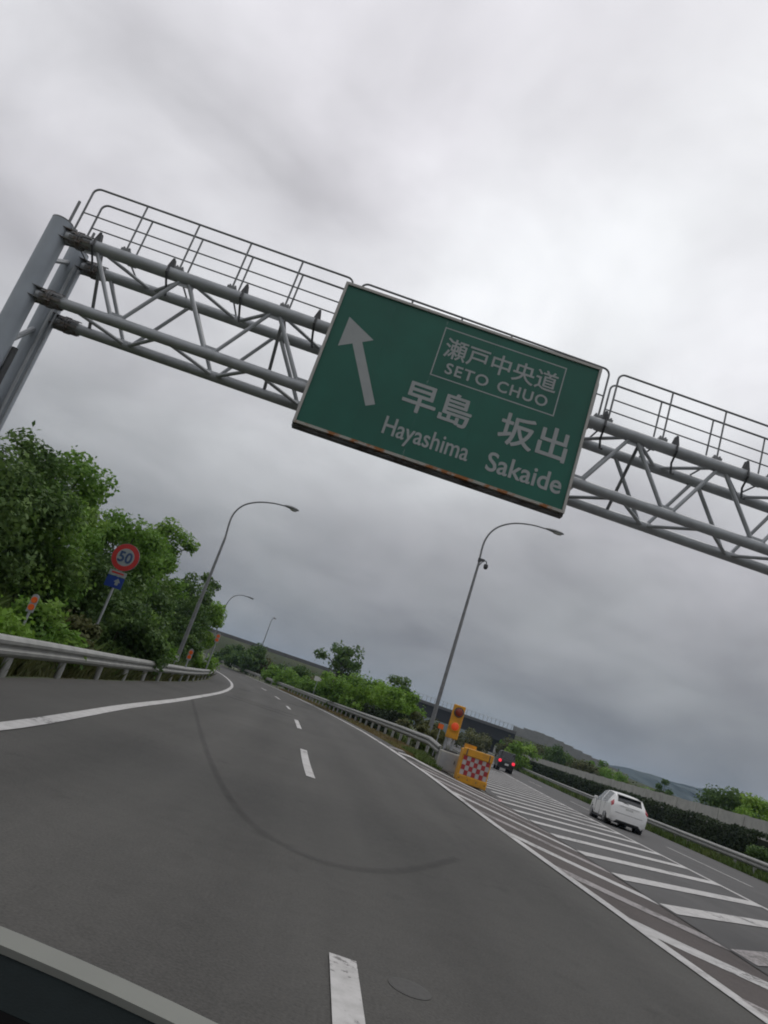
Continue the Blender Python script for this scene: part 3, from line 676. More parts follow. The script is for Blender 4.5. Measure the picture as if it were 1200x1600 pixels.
# ------------------------------------------------------------------ cars
def catm(P, t):
    n = len(P)-1; i = min(int(t), n-1); u = t-i
    p0, p1, p2, p3 = P[max(i-1, 0)], P[i], P[i+1], P[min(i+2, n)]
    # monotone-ish: half-tension spline
    m1, m2 = (p2-p0)*0.32, (p3-p1)*0.32
    return (2*u**3-3*u*u+1)*p1+(u**3-2*u*u+u)*m1+(-2*u**3+3*u*u)*p2+(u**3-u*u)*m2
def car(name, label, loc, rz, sec, classify, mats, wheels, wr, sub=6):
    root = thing(name, label, 'car', loc, rz)
    sec = np.array(sec, float); rows = []; yv = []
    for i in range((len(sec)-1)*sub+1):
        y, zb, ws, zbelt, wb, zt, wt = catm(sec, i/sub)
        h = [(0, zb), (ws*.8, zb), (ws, zb+.10), (ws+.025, lerp(zb, zbelt, .45)), (wb+.012, lerp(zb, zbelt, .8)), (wb, zbelt),
             (lerp(wb, wt, .40), lerp(zbelt, zt-.05, .45)), (lerp(wb, wt, .82), lerp(zbelt, zt-.05, .82)), (wt, zt-.045), (wt*.82, zt-.012), (wt*.42, zt), (0, zt+.006)]
        rows.append([(x, y, z) for x, z in h]); yv.append(y)
    m = len(rows[0]); bins = {}
    for s in (1, -1):
        for i in range(len(rows)-1):
            for j in range(m-1):
                q = [rows[i][j], rows[i][j+1], rows[i+1][j+1], rows[i+1][j]]
                q = [(s*x, y, z) for x, y, z in q]
                ym = (yv[i]+yv[i+1])/2; key = classify(ym, j, s, rows[i], rows[i+1]); bins.setdefault(key, []).append(q)
    for end in (0, -1):
        r = rows[end]; bins.setdefault(('body', 'body'), []).append([(x, y, z) for x, y, z in r]+[(-x, y, z) for x, y, z in r[::-1]])
    for (pn, _), qs in bins.items():
        mb = MB()
        for q in qs: mb.add(q, [tuple(range(len(q)))])
        o = mb.build(pn, mats[pn], root, fix=False)
        bm = bmesh.new(); bm.from_mesh(o.data); bmesh.ops.remove_doubles(bm, verts=bm.verts, dist=1e-4); bmesh.ops.recalc_face_normals(bm, faces=bm.faces); bm.to_mesh(o.data); bm.free()
        for p_ in o.data.polygons: p_.use_smooth = True
        try: o.data.set_sharp_from_angle(angle=rad(35))
        except Exception: pass
    for (x, y) in wheels:
        s = 1 if x > 0 else -1
        mb = MB(); mb.lathe([(wr+.05, s*-0.30), (wr+.05, s*0.006)], (x, y, wr+.01), 26, 'x'); mb.build('wheel_arch', 'rubber', root)
        mb = MB(); mb.lathe([(wr*.7, -.10), (wr*.93, -.10), (wr, -.07), (wr, .07), (wr*.93, .10), (wr*.66, .10)], (x-s*.085, y, wr), 26, 'x'); ty = mb.build('tyre', 'rubber', root, True)
        mb = MB(); mb.lathe([(wr*.66, 0), (wr*.62, s*.02), (wr*.2, s*.03), (wr*.1, s*.035)], (x+s*.014, y, wr), 20, 'x')
        mb.build('rim', 'rim', ty, True)
    return root
mat('rubber', (0.018, 0.018, 0.018), 0.85, var=0.2); mat('rim', (0.30, 0.30, 0.31), 0.35, 0.7, var=0.1)
mat('car_white', (0.72, 0.72, 0.71), 0.3, var=0.03, scale=2); mat('car_black', (0.012, 0.013, 0.014), 0.28, var=0.1)
mat('glass_dark', (0.012, 0.014, 0.016), 0.08, var=0.05, spec=0.7); mat('glass_side', (0.17, 0.18, 0.175), 0.12, var=0.05, spec=0.8)
mat('tail_red', (0.32, 0.03, 0.04), 0.3, var=0.1); mat('brake_lit', (0.5, 0.02, 0.03), 0.35, var=0.05, emit=(1.0, 0.03, 0.07), estr=0.9)
mat('trim_black', (0.02, 0.02, 0.021), 0.6, var=0.1); mat('licence', (0.55, 0.55, 0.53), 0.5, var=0.05)
def cls_hatch(y, j, s, a, b):
    tall = a[8][2]-a[5][2]
    if 5 <= j <= 7 and -1.36 < y < 0.98 and tall > 0.14 and not (-0.30 < y < -0.20): return ('side_window', s)
    if j in (8, 9, 10) and 0.66 < y < 1.30: return ('windscreen', 0)
    if j in (9, 10) and -1.94 < y < -1.68: return ('rear_window', 0)
    if j in (5, 6) and -2.05 < y < -1.84: return ('tail_light', s)
    if j <= 0 and y < -1.9: return ('lower_bumper', 0)
    return ('body', 'body')
HATCH = [(-2.13, .34, .62, .50, .68, .57, .60), (-2.11, .25, .73, .60, .78, .72, .70), (-2.06, .20, .80, .82, .83, .98, .70), (-1.99, .19, .82, .98, .845, 1.10, .685),
         (-1.70, .18, .84, .99, .86, 1.385, .64), (-1.48, .18, .85, .97, .865, 1.46, .62), (-.6, .18, .855, .93, .868, 1.515, .61), (.25, .18, .855, .90, .865, 1.49, .60),
         (.62, .18, .855, .89, .862, 1.42, .60), (1.34, .18, .85, .88, .85, .96, .72), (1.75, .18, .84, .82, .83, .88, .68), (2.06, .2, .76, .66, .74, .72, .60), (2.17, .26, .62, .52, .62, .56, .50)]
cp_ = Vector((15.35, 36.2, 0)); cp_.z = g(36.2)
hc_ = car('hatchback_car', 'white five-door hatchback driving beside the hatched road markings', cp_, rad(-8.5), HATCH, cls_hatch,
    dict(body='car_white', side_window='glass_side', windscreen='glass_dark', rear_window='glass_dark', tail_light='tail_red', lower_bumper='trim_black'),
    [(-.86, 1.33), (.86, 1.33), (-.86, -1.28), (.86, -1.28)], .31)
mb = MB(); mb.box((0, -2.085, .84), (.34, .012, .17)); mb.build('number_plate', 'licence', hc_)
mb = MB(); mb.box((0, -2.055, .985), (.9, .05, .03)); mb.build('hatch_trim', 'car_white', hc_)
mb = MB(); mb.box((0, -1.70, 1.425), (1.12, .22, .03)); mb.build('spoiler', 'car_white', hc_)
for s in (-1, 1):
    mb = MB(); mb.box((s*.95, .62, .97), (.18, .10, .13)); q = mb.build('mirror', 'car_white', hc_); b_ = q.modifiers.new('bevel', 'BEVEL'); b_.width = .03; b_.segments = 2
    for yy in (-.02, -.95): mb = MB(); mb.box((s*.885, yy-.25, .78), (.02, .17, .03)); mb.build('door_handle', 'car_white', hc_)
for s in (-1, 1):
    for yy, z0_, z1_ in ((.70, .34, .88), (-.25, .30, .91), (-1.02, .62, .95)):
        mb = MB(); mb.box((s*.878, yy, (z0_+z1_)/2), (.012, .016, z1_-z0_)); mb.build('door_gap', 'trim_black', hc_)
    mb = MB(); mb.box((s*.868, 0, .205), (.03, 2.0, .07)); mb.build('sill', 'trim_black', hc_)
mb = MB(); mb.box((0, -2.122, .645), (1.25, .012, .014)); mb.build('bumper_gap', 'trim_black', hc_)
mb = MB(); mb.tube([(-.05, -2.0, 1.10), (-.3, -1.97, 1.14)], .012, 6); mb.build('wiper', 'trim_black', hc_)
def cls_van(y, j, s, a, b):
    tall = a[8][2]-a[5][2]
    if 5 <= j <= 7 and -1.50 < y < 1.05 and tall > 0.2 and not (-.2 < y < -.1): return ('side_window', s)
    if j in (8, 9, 10) and 0.85 < y < 1.3: return ('windscreen', 0)
    if j in (9, 10) and -1.655 < y < -1.55: return ('rear_window', 0)
    return ('body', 'body')
VAN = [(-1.76, .46, .64, .70, .68, .76, .64), (-1.73, .34, .69, .90, .71, .98, .67), (-1.67, .30, .71, 1.0, .72, 1.08, .67), (-1.55, .28, .72, 1.02, .72, 1.64, .62), (-1.40, .28, .73, 1.0, .73, 1.72, .61),
       (.5, .26, .73, .98, .73, 1.74, .61), (.85, .26, .73, .97, .73, 1.66, .61), (1.32, .26, .72, .97, .72, 1.06, .66), (1.6, .28, .70, .9, .70, .96, .62), (1.72, .34, .62, .66, .62, .70, .52)]
vp = Vector((19.45, 74.5, g(74.5)))
vn = car('box_car', 'black boxy small car with red brake lights glowing', vp, rad(-8), VAN, cls_van, dict(body='car_black', side_window='glass_side', windscreen='glass_dark', rear_window='glass_dark'),
    [(-.72, 1.1), (.72, 1.1), (-.72, -1.1), (.72, -1.1)], .29)
vn.scale = (1.1, 1.1, 1.1)
for s in (-1, 1):
    mb = MB(); mb.lathe([(.15, -.03), (.13, -.06), (.05, -.07)], (s*.60, -1.70, .86), 14, 'y'); mb.build('brake_light', 'brake_lit', vn, True)
    mb = MB(); mb.box((s*.82, .85, 1.1), (.16, .08, .16)); mb.build('mirror', 'car_black', vn)
mb = MB(); mb.box((.05, -1.775, .66), (.34, .012, .17)); mb.build('number_plate', 'licence', vn)
mb = MB(); mb.box((-.52, -1.3, 1.72), (.06, 1.6, .05)); mb.box((.52, -1.3+.0, 1.72), (.06, 1.6, .05)); mb.build('roof_rails', 'galv', vn)
mb = MB(); mb.box((0, -1.70, .40), (1.3, .12, .18)); mb.build('rear_bumper', 'trim_black', vn)

# ------------------------------------------------------------------ overpass and embankment beyond
OY = 190.0
oa, ob = at(655, 1091, OY), at(800, 1141, OY)
zt_ = (oa.z+ob.z)/2; zb_ = at(730, 1141, OY).z
gx = 0.5*(oa.x+ob.x)
mat('girder', (0.014, 0.014, 0.015), 0.7, var=0.2, scale=0.6, detail=8); mat('parapet', (0.10, 0.10, 0.10), 0.8, var=0.15, scale=0.5, detail=8)
br = thing('overpass_bridge', 'dark steel girder overpass with fence posts crossing behind the yellow beacon', 'bridge', (gx, OY, g(OY)), 0)
x0, x1 = at(600, 1080, OY).x-gx, ob.x-gx+1.0; gz_ = g(OY)
mb = MB(); mb.box(((x0+x1)/2, 0, (zt_-0.7+zb_)/2-gz_), (x1-x0, 1.0, zt_-0.7-zb_)); mb.build('girder', 'girder', br)
mb = MB(); mb.box(((x0+x1)/2, 3.5, (zt_-0.7+zb_)/2-gz_), (x1-x0, 6.0, zt_-0.7-zb_)); mb.build('deck', 'girder', br)
mb = MB(); mb.box(((x0+x1)/2, -0.75, zt_-0.45-gz_), (x1-x0, 0.4, 0.7)); mb.build('parapet', 'parapet', br)
mb = MB(); mb.tube([(x0, -0.7, zt_+1.25-gz_), (x1, -0.7, zt_+1.25-gz_)], 0.04, 6); mb.build('fence_rail', 'galv', br)
mb = MB(); mb.box((0, 0, 0.7), (0.09, 0.09, 1.45)); po = None; xx = x0
while xx < x1:
    if po is None: po = mb.build('fence_post', 'galv_dark', br); po.location = (xx, -0.7, zt_-0.12-gz_)
    else: inst(po, br, (xx, -0.7, zt_-0.12-gz_))
    xx += 1.1
px_ = at(768, 1165, OY).x-gx
mb = MB(); mb.box((px_, 3, (zb_-gz_)/2), (2.2, 3.0, zb_-gz_)); mb.build('pier', 'girder', br); mb = MB(); mb.box((px_, 3, zb_-gz_-0.6), (4.2, 5.0, 1.2)); mb.build('pier_cap', 'girder', br)
px_ = at(560, 1130, OY).x-gx
mb = MB(); mb.box((px_, 3, (zb_-gz_)/2), (2.2, 3.0, zb_-gz_)); mb.build('pier', 'girder', br)
# embankment carrying the overpass road to the right, and to the left
mat('bank_grass', (0.05, 0.058, 0.026), 0.95, col2=(0.03, 0.042, 0.016), thr=(0.35, 0.65), scale=0.15, bump=0.6, bscale=1.2, detail=9)
def embank(name, xa, xb, z_top, ya, yb, slope=1.6):
    V = []; F = []; n = 30; prof = [(-1, 0), (-0.45, 0.62), (-0.05, 0.98), (0.05, 1), (1, 1), (2.2, 0)]
    for i in range(n+1):
        t = i/n; x = lerp(xa, xb, t); y = lerp(ya, yb, t); zt = z_top(t)
        for a, b in prof:
            yy = y + (a*zt*slope if a < 0 else a*8); V.append((x+0.4*math.sin(i*1.7+a*3), yy, g(190)-0.3+zt*b+0.12*math.sin(i*2.3+b*5)))
    m = len(prof)
    for i in range(n):
        for j in range(m-1): a = i*m+j; F.append((a, a+1, a+m+1, a+m))
    return tag(mesh(name, V, F, 'bank_grass', smooth=True), kind='structure')
hz = zt_-g(190)-0.5
xl0 = at(300, 980, OY).x
embank('embankment', xl0, gx+x0+1, lambda t: hz+0.4, OY+14, OY+4)
mb = MB(); mb.box((((xl0-gx)+x0)/2, 3.2, zt_-0.35-gz_), (x0-xl0+gx, 0.5, 0.9)); o_ = mb.build('parapet', 'parapet', br)
embank('embankment', ob.x+1.0, ob.x+120, lambda t: lerp(hz, hz*0.55, t), OY+2, OY+34)
# grey barrier panels on the bank top
mat('barrier_grey', (0.22, 0.225, 0.225), 0.7, var=0.12, scale=0.8, detail=6)
nb_ = thing('noise_barrier', 'long pale grey noise barrier of panels on the embankment beyond the hedge', 'noise barrier', (ob.x+1, OY+1, g(190)))
prof_px = [(801, 1136), (820, 1138), (840, 1143), (860, 1151), (880, 1160), (900, 1170), (920, 1180), (940, 1190), (960, 1200), (985, 1213)]
def topz(x, Y):   # height on the sight line profile at world x
    for (a, b), (c, d) in zip(prof_px, prof_px[1:]):
        A, B = at(a, b, Y), at(c, d, Y)
        if A.x <= x <= B.x: return lerp(A.z, B.z, (x-A.x)/(B.x-A.x))
    return None
xx = ob.x+1.0; q = 0
while True:
    xm = xx+1.5; Yq = OY+2+(xm-ob.x)/120*32; zt2 = topz(xm, Yq)
    if zt2 is None: break
    zlo = g(190)-0.3+lerp(hz, hz*0.55, (xm-ob.x-1)/119)-0.4
    mb = MB(); mb.box((xm-ob.x-1, Yq-OY-1+0.4, (zt2+zlo)/2-g(190)), (2.94, 0.18, max(0.5, zt2-zlo))); mb.build('panel', 'barrier_grey', nb_)
    mb = MB(); mb.box((xx-ob.x-1, Yq-OY-1+0.32, (zt2+zlo)/2-g(190)+0.1), (0.16, 0.2, max(0.5, zt2-zlo))); mb.build('post', 'galv_dark', nb_)
    xx += 3.0; q += 1
# far hills
mat('forest', (0.012, 0.022, 0.014), 0.95, col2=(0.022, 0.034, 0.018), thr=(0.35, 0.65), scale=0.012, bump=0.8, bscale=0.06, detail=9)
def hill(prof, Y, depth, seed):
    P = [at(a, b, Y) for a, b in prof]; xs_ = np.array([p.x for p in P]); zs_ = np.array([p.z for p in P]); r = np.random.default_rng(seed)
    X = np.linspace(xs_[0], xs_[-1], 160); n = len(X); V = []; F = []; rows = 24
    jit = r.normal(0, 1, (rows+1, n))
    for j in range(rows+1):
        t = j/rows*2-1; f = math.cos(t*math.pi/2)**0.8
        for i in range(n):
            z = np.interp(X[i], xs_, zs_); V.append((X[i]+r.normal(0, 3), Y+depth*t*(1+0.15*math.sin(i*.13+seed)), max(-3, (z-2)*f+jit[j, i]*0.016*z*(1 if 0 < j < rows else 0)) if j not in (0, rows) else -5))
    for j in range(rows):
        for i in range(n-1): a = j*n+i; F.append((a, a+1, a+n+1, a+n))
    tag(mesh('hill', V, F, 'forest', smooth=True), kind='structure')
hill([(880, 1222), (930, 1212), (955, 1200), (972, 1197), (1000, 1205), (1030, 1216), (1060, 1223), (1090, 1230), (1120, 1238), (1150, 1252), (1200, 1272), (1270, 1302), (1350, 1380)], 1500, 420, 3)
hill([(-700, 690), (-400, 790), (-100, 885), (100, 945), (250, 992), (330, 1002), (375, 1008), (410, 1022), (450, 1045), (520, 1085), (600, 1120)], 900, 250, 5)

hill([(-300, 815), (100, 944), (300, 1012), (450, 1045), (600, 1092), (700, 1124), (760, 1150), (800, 1172), (900, 1214), (1000, 1250), (1200, 1317), (1500, 1420)], 700, 60, 9)
hz_m = bpy.data.materials.new('haze'); hz_m.use_nodes = True; t_ = hz_m.node_tree; t_.nodes.remove(t_.nodes['Principled BSDF'])
pv = t_.nodes.new('ShaderNodeVolumePrincipled'); pv.inputs['Color'].default_value = (0.56, 0.76, 1.0, 1); pv.inputs['Density'].default_value = 0.0002; pv.inputs['Anisotropy'].default_value = 0.2
t_.links.new(pv.outputs[0], t_.nodes['Material Output'].inputs['Volume']); MATS['haze'] = hz_m
mb = MB(); mb.box((0, 1600, 62), (6900, 4200, 140)); tag(mb.build('haze', 'haze'), 'pale distant haze in the air', 'haze', kind='stuff')
# ------------------------------------------------------------------ concrete wall and hedge beside the main road
def off_hit(px, py, off):
    d = ray(px, py); Y = (8.6+off)/(d[0]-0.139); return Vector((d[0]*Y, Y, EYE+d[2]*Y))
WOFF = 12.5
wz = [off_hit(*q, WOFF) for q in ((1000, 1228), (1083, 1255), (1133, 1272), (900, 1190))]
zw = sum(v.z for v in wz[:3])/3
wall = thing('concrete_wall', 'long plain concrete wall running behind the clipped hedge', 'wall', (0, 0, 0))
ywl = frange(18, 250, 4.0)
for a, b in zip(ywl, ywl[1:]):
    xa, xb = xh(a)+WOFF, xh(b)+WOFF; th = math.atan2(b-a, xb-xa); zt2 = zw+0.5*(g(a)+g(b))
    mb = MB(); mb.box(((xa+xb)/2, (a+b)/2, zt2/2-0.3), (math.hypot(xb-xa, b-a)-0.015, 0.25, zt2+0.6), Matrix.Rotation(th, 3, 'Z')); mb.build('panel', 'concrete', wall)
    mb = MB(); mb.box((xa, a, zt2/2-0.28), (0.3, 0.32, zt2+0.62), Matrix.Rotation(th, 3, 'Z')); mb.build('pilaster', 'concrete', wall)

# ------------------------------------------------------------------ vegetation
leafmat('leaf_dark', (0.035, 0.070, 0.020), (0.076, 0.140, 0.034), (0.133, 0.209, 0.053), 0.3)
leafmat('leaf_mid', (0.057, 0.127, 0.023), (0.127, 0.246, 0.037), (0.228, 0.354, 0.069), 0.38)
leafmat('leaf_bright', (0.095, 0.177, 0.025), (0.177, 0.316, 0.042), (0.278, 0.405, 0.076), 0.38)
leafmat('leaf_olive', (0.055, 0.066, 0.022), (0.094, 0.105, 0.035), (0.143, 0.143, 0.055))
leafmat('hedge_leaf', (0.012, 0.022, 0.008), (0.026, 0.043, 0.014), (0.05, 0.075, 0.024), 0.15)
leafmat('grass_dry', (0.14, 0.105, 0.045), (0.22, 0.165, 0.075), (0.16, 0.17, 0.06), 0.2)
leafmat('grass_green', (0.05, 0.085, 0.02), (0.09, 0.14, 0.03), (0.15, 0.18, 0.06), 0.25)
def unit(n):
    v = rng.normal(size=(n, 3)); return v/np.linalg.norm(v, axis=1, keepdims=True)
def leafmesh(name, P, size, nrm, tone, m, parent=None, aspect=0.55, droop=0.15):
    n = len(P); t = np.cross(nrm, unit(n)); t /= np.linalg.norm(t, axis=1, keepdims=True)+1e-9; b = np.cross(nrm, t)
    s = (size*(0.65+0.7*rng.random(n)))[:, None] if not hasattr(size, 'shape') else size[:, None]
    A = P-t*s*.5; B = P+b*s*aspect*.5+nrm*s*droop*.5; C_ = P+t*s*.5-nrm*s*droop*.6; D = P-b*s*aspect*.5+nrm*s*droop*.5
    V = np.stack([A, B, C_, D], 1).reshape(-1, 3).astype(np.float32)
    me = bpy.data.meshes.new(name); me.vertices.add(4*n); me.vertices.foreach_set('co', V.ravel()); me.loops.add(4*n); me.loops.foreach_set('vertex_index', np.arange(4*n, dtype=np.int32))
    me.polygons.add(n); me.polygons.foreach_set('loop_start', np.arange(0, 4*n, 4, dtype=np.int32)); me.update(calc_edges=True)
    at_ = me.attributes.new('tone', 'FLOAT', 'POINT'); at_.data.foreach_set('value', np.repeat(np.clip(tone, 0, 1), 4).astype(np.float32))
    me.materials.append(MATS[m]); o = bpy.data.objects.new(name, me); COL.objects.link(o); o.parent = parent; return o
def clumps_leaves(C, R, per, upb=0.35):
    C = np.array(C); R = np.array(R); n = len(C)*per; idx = np.repeat(np.arange(len(C)), per)
    d = unit(n); r = rng.random(n)**0.45; d2 = d.copy(); d2[:, 2] *= 0.75
    P = C[idx]+d2*(R[idx]*r)[:, None]; nr = d*0.6+unit(n)*0.7+np.array([0, 0, upb]); nr /= np.linalg.norm(nr, axis=1, keepdims=True)
    tone = (rng.random(len(C))*0.55+0.1)[idx]+rng.random(n)*0.35
    return P, nr, tone
def tree(name, label, cat, x, y, h, rx, m, n_cl=26, per=220, size=0.16, cb=0.3, ry=None, trunk=True, group=None, cr=0.34, spread=1.0, zoff=0):
    z0 = ground_z(x, y)-0.1+zoff; root = thing(name, label, cat, (x, y, z0), 0, group); ry = ry or rx
    C = []; R = []; zc_ = h*(1+cb)/2; rz = h*(1-cb)/2
    tr = 0
    while len(C) < n_cl and tr < 5000:
        tr += 1; d = unit(1)[0]; r = rng.random()**0.38
        p = np.array([d[0]*rx*r*.86, d[1]*ry*r*.86, zc_+d[2]*rz*r*.88])
        wfac = 1.0
        if cb < 0.15: wfac = 1.1
        C.append(p); R.append(rx*cr*(0.65+0.6*rng.random()))
    P, nr, tn = clumps_leaves(C, R, per)
    # stray twigs leaves at the outline
    ns = int(len(P)*0.03); sel = rng.integers(0, len(C), ns); dd = unit(ns); P2 = np.array(C)[sel]+dd*(np.array(R)[sel]*(0.95+0.16*rng.random(ns)))[:, None]
    P = np.vstack([P, P2]); nr = np.vstack([nr, unit(ns)]); tn = np.concatenate([tn, rng.random(ns)])
    keep = P[:, 2] > 0.03; P, nr, tn = P[keep], nr[keep], tn[keep]
    leafmesh('crown', P, size, nr, tn, m, root)
    mb = MB(); br_ = max(0.04, h*0.018)
    if trunk:
        tz = h*max(cb, 0.25)+h*0.25; mb.tube([(0, 0, -0.2), (0.03*h*(rng.random()-.5), 0, tz*0.5), (0.05*h*(rng.random()-.5), 0.02*h, tz)], [br_*1.4, br_, br_*.6], 8)
        mb.build('trunk', 'bark', root, True); mb = MB()
        for kx in range(min(len(C), 14)):
            c_ = Vector(C[kx]); a = Vector((0, 0.01, max(0.2, min(tz*0.9, c_.z*0.7)))); mb.tube([a, a.lerp(c_, .5)+Vector((0, 0, .06*h)), c_], [br_*.45, br_*.3, br_*.12], 5)
        mb.build('branches', 'bark', root, True)
    else:
        for kx in range(min(len(C), 9)):
            c_ = Vector(C[kx]); mb.tube([(0.1*rng.normal(), 0.1*rng.normal(), -0.1), c_*0.5+Vector((0, 0, .05)), c_], [0.03, 0.022, 0.01], 5)
        mb.build('stems', 'bark', root, True)
    return root
def px_tree(name, label, cat, top, Y, rx, m, shift=0, **kw):
    p = at(*top, Y); x = p.x+shift; h = p.z-ground_z(x, Y)+0.1
    return tree(name, label, cat, x, Y, max(h, 0.5), rx, m, **kw)
GB = 'trees on the leafy bank'
px_tree('bank_tree', 'big dark leafy tree rising behind the gantry column', 'tree', (-50, 655), 18.0, 2.6, 'leaf_dark', n_cl=44, per=230, size=0.17, cb=0.12, group=GB)
px_tree('bank_tree', 'dark tree with reddish twigs between gantry column and round sign', 'tree', (48, 682), 20.5, 2.1, 'leaf_dark', n_cl=40, per=220, size=0.17, cb=0.12, group=GB)
px_tree('bank_tree', 'light green round-topped tree behind the 50 speed sign', 'tree', (138, 703), 25.0, 2.0, 'leaf_mid', shift=-0.1, n_cl=44, per=220, size=0.18, cb=0.14, group=GB)
px_tree('bank_tree', 'dense mid green tree just left of the 50 speed sign', 'tree', (100, 770), 22.0, 1.9, 'leaf_mid', n_cl=34, per=220, size=0.17, cb=0.06, group=GB)
px_tree('bank_tree', 'green tree right behind the top of the 50 speed sign', 'tree', (215, 803), 29.5, 2.2, 'leaf_mid', n_cl=38, per=220, size=0.19, cb=0.1, group=GB)
px_tree('bank_tree', 'broad green tree between the 50 sign and the bank lamp', 'tree', (272, 795), 36.0, 2.0, 'leaf_mid', shift=0.15, n_cl=40, per=220, size=0.2, cb=0.12, group=GB)
px_tree('bank_tree', 'dark narrow tree behind the bank street lamp pole', 'tree', (322, 884), 51.0, 1.9, 'leaf_dark', n_cl=30, per=200, size=0.22, cb=0.1, group=GB)
px_tree('bank_tree', 'bright rounded tree at the far end of the bank', 'tree', (332, 920), 54.0, 2.0, 'leaf_bright', n_cl=30, per=220, size=0.22, cb=0.22, group=GB)
GBB = 'bushes at the foot of the bank behind the rail'
for i, (t_, Y_, rx_, m_, lb) in enumerate([
    ((-45, 925), 12.6, 1.1, 'leaf_bright', 'bright leafy bush behind the rail beneath the gantry column'),
    ((15, 955), 14.8, 0.7, 'leaf_bright', 'light weedy bush left of the twin orange reflectors'),
    ((92, 938), 16.0, 1.0, 'leaf_mid', 'spreading bush right of the twin orange reflectors'),
    ((128, 962), 18.0, 0.8, 'leaf_olive', 'yellowish bush at the foot of the 50 sign post'),
    ((205, 938), 25.0, 1.3, 'leaf_dark', 'large dark shrub right of the 50 sign post'),
    ((232, 945), 25.0, 1.2, 'leaf_dark', 'dark creeper covered shrub midway along the rail'),
    ((243, 957), 29.5, 1.2, 'leaf_mid', 'green shrub left of the bank street lamp base'),
    ((292, 985), 45.0, 1.3, 'leaf_dark', 'dark shrub at the base of the bank street lamp'),
    ((322, 1012), 50.0, 1.4, 'leaf_bright', 'bright grassy shrub beyond the bank street lamp base')]):
    px_tree('roadside_bush', lb, 'bush', t_, Y_, rx_, m_, n_cl=24, per=170, size=0.11+0.0018*Y_, cb=0.0, trunk=False, group=GBB, cr=0.38)
# dark undergrowth behind, closing the gap under the crowns
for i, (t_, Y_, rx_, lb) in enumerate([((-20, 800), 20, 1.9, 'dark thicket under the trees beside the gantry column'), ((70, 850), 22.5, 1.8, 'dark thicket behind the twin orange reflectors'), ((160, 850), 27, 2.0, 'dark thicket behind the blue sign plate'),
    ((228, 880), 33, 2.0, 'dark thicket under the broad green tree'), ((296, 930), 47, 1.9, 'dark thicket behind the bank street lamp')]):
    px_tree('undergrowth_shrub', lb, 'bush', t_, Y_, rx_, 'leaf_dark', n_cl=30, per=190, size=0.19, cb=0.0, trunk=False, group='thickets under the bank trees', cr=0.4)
GG = 'trees and bushes in the gore beyond the ramp rail'
for nm, lb, ct, t_, Y_, rx_, m_, kw in [
    ('gore_tree', 'spindly dark tree standing above the bright bushes', 'tree', (545, 1003), 80, 3.4, 'leaf_dark', dict(cb=0.3, n_cl=26, per=100, size=0.34, cr=0.26)),
    ('gore_tree', 'small dark twin-topped tree left of the tall camera lamp', 'tree', (630, 1056), 66, 2.0, 'leaf_dark', dict(cb=0.2, n_cl=18, per=110, size=0.3)),
    ('gore_bush', 'rounded mid green bush right below the spindly tree', 'bush', (551, 1046), 62, 2.4, 'leaf_mid', dict(cb=0, n_cl=26, per=170, size=0.28, trunk=False)),
    ('gore_bush', 'bright green bush between spindly tree and camera lamp', 'bush', (592, 1062), 54, 2.1, 'leaf_bright', dict(cb=0, n_cl=26, per=170, size=0.25, trunk=False)),
    ('gore_bush', 'largest bright green bush beside the tall camera lamp', 'bush', (632, 1074), 48, 2.0, 'leaf_bright', dict(cb=0, n_cl=28, per=180, size=0.23, trunk=False)),
    ('gore_bush', 'low green bush at the camera lamp foot', 'bush', (662, 1112), 42, 1.5, 'leaf_olive', dict(cb=0, n_cl=20, per=170, size=0.2, trunk=False)),
    ('gore_bush', 'olive weedy bush left of the yellow beacon', 'bush', (684, 1132), 35, 1.0, 'leaf_olive', dict(cb=0, n_cl=16, per=170, size=0.17, trunk=False)),
    ('gore_bush', 'green bush beside the ramp rail left of the spindly tree', 'bush', (500, 1062), 82, 2.6, 'leaf_mid', dict(cb=0, n_cl=20, per=130, size=0.34, trunk=False)),
    ('gore_bush', 'dull green bush along the ramp rail under the overpass line', 'bush', (466, 1050), 95, 2.6, 'leaf_mid', dict(cb=0, n_cl=18, per=120, size=0.36, trunk=False)),
    ('gore_bush', 'mid green shrub below the far street lamp', 'bush', (436, 1044), 104, 2.4, 'leaf_mid', dict(cb=0, n_cl=18, per=120, size=0.38, trunk=False)),
    ('gore_tree', 'dark pointed tree at the foot of the far street lamp', 'tree', (402, 1003), 118, 3.0, 'leaf_dark', dict(cb=0.05, n_cl=22, per=120, size=0.42)),
    ('gore_bush', 'dark shrub on the outer bend under the far parapet', 'bush', (388, 1017), 124, 3.4, 'leaf_dark', dict(cb=0, n_cl=20, per=120, size=0.42, trunk=False)),
    ('gore_bush', 'olive shrub between pointed tree and green rail bushes', 'bush', (420, 1026), 122, 3.2, 'leaf_olive', dict(cb=0, n_cl=20, per=120, size=0.42, trunk=False)),
    ('gore_bush', 'dark shrub behind the green rail bushes', 'bush', (452, 1036), 120, 3.2, 'leaf_dark', dict(cb=0, n_cl=20, per=120, size=0.42, trunk=False)),
    ('gore_bush', 'dark shrub left of the small white plate', 'bush', (482, 1046), 112, 3.2, 'leaf_dark', dict(cb=0, n_cl=20, per=120, size=0.4, trunk=False)),
    ('gore_bush', 'brownish shrub right of the small white plate', 'bush', (512, 1050), 105, 3.0, 'leaf_olive', dict(cb=0, n_cl=20, per=120, size=0.4, trunk=False)),
    ('gore_tree', 'dark bushy tree where the ramp bend disappears', 'tree', (368, 1006), 138, 3.6, 'leaf_dark', dict(cb=0.0, n_cl=22, per=120, size=0.46))]:
    px_tree(nm, lb, ct, t_, Y_, rx_, m_, group=GG, **kw)
GR = 'trees and bushes beyond the concrete wall'
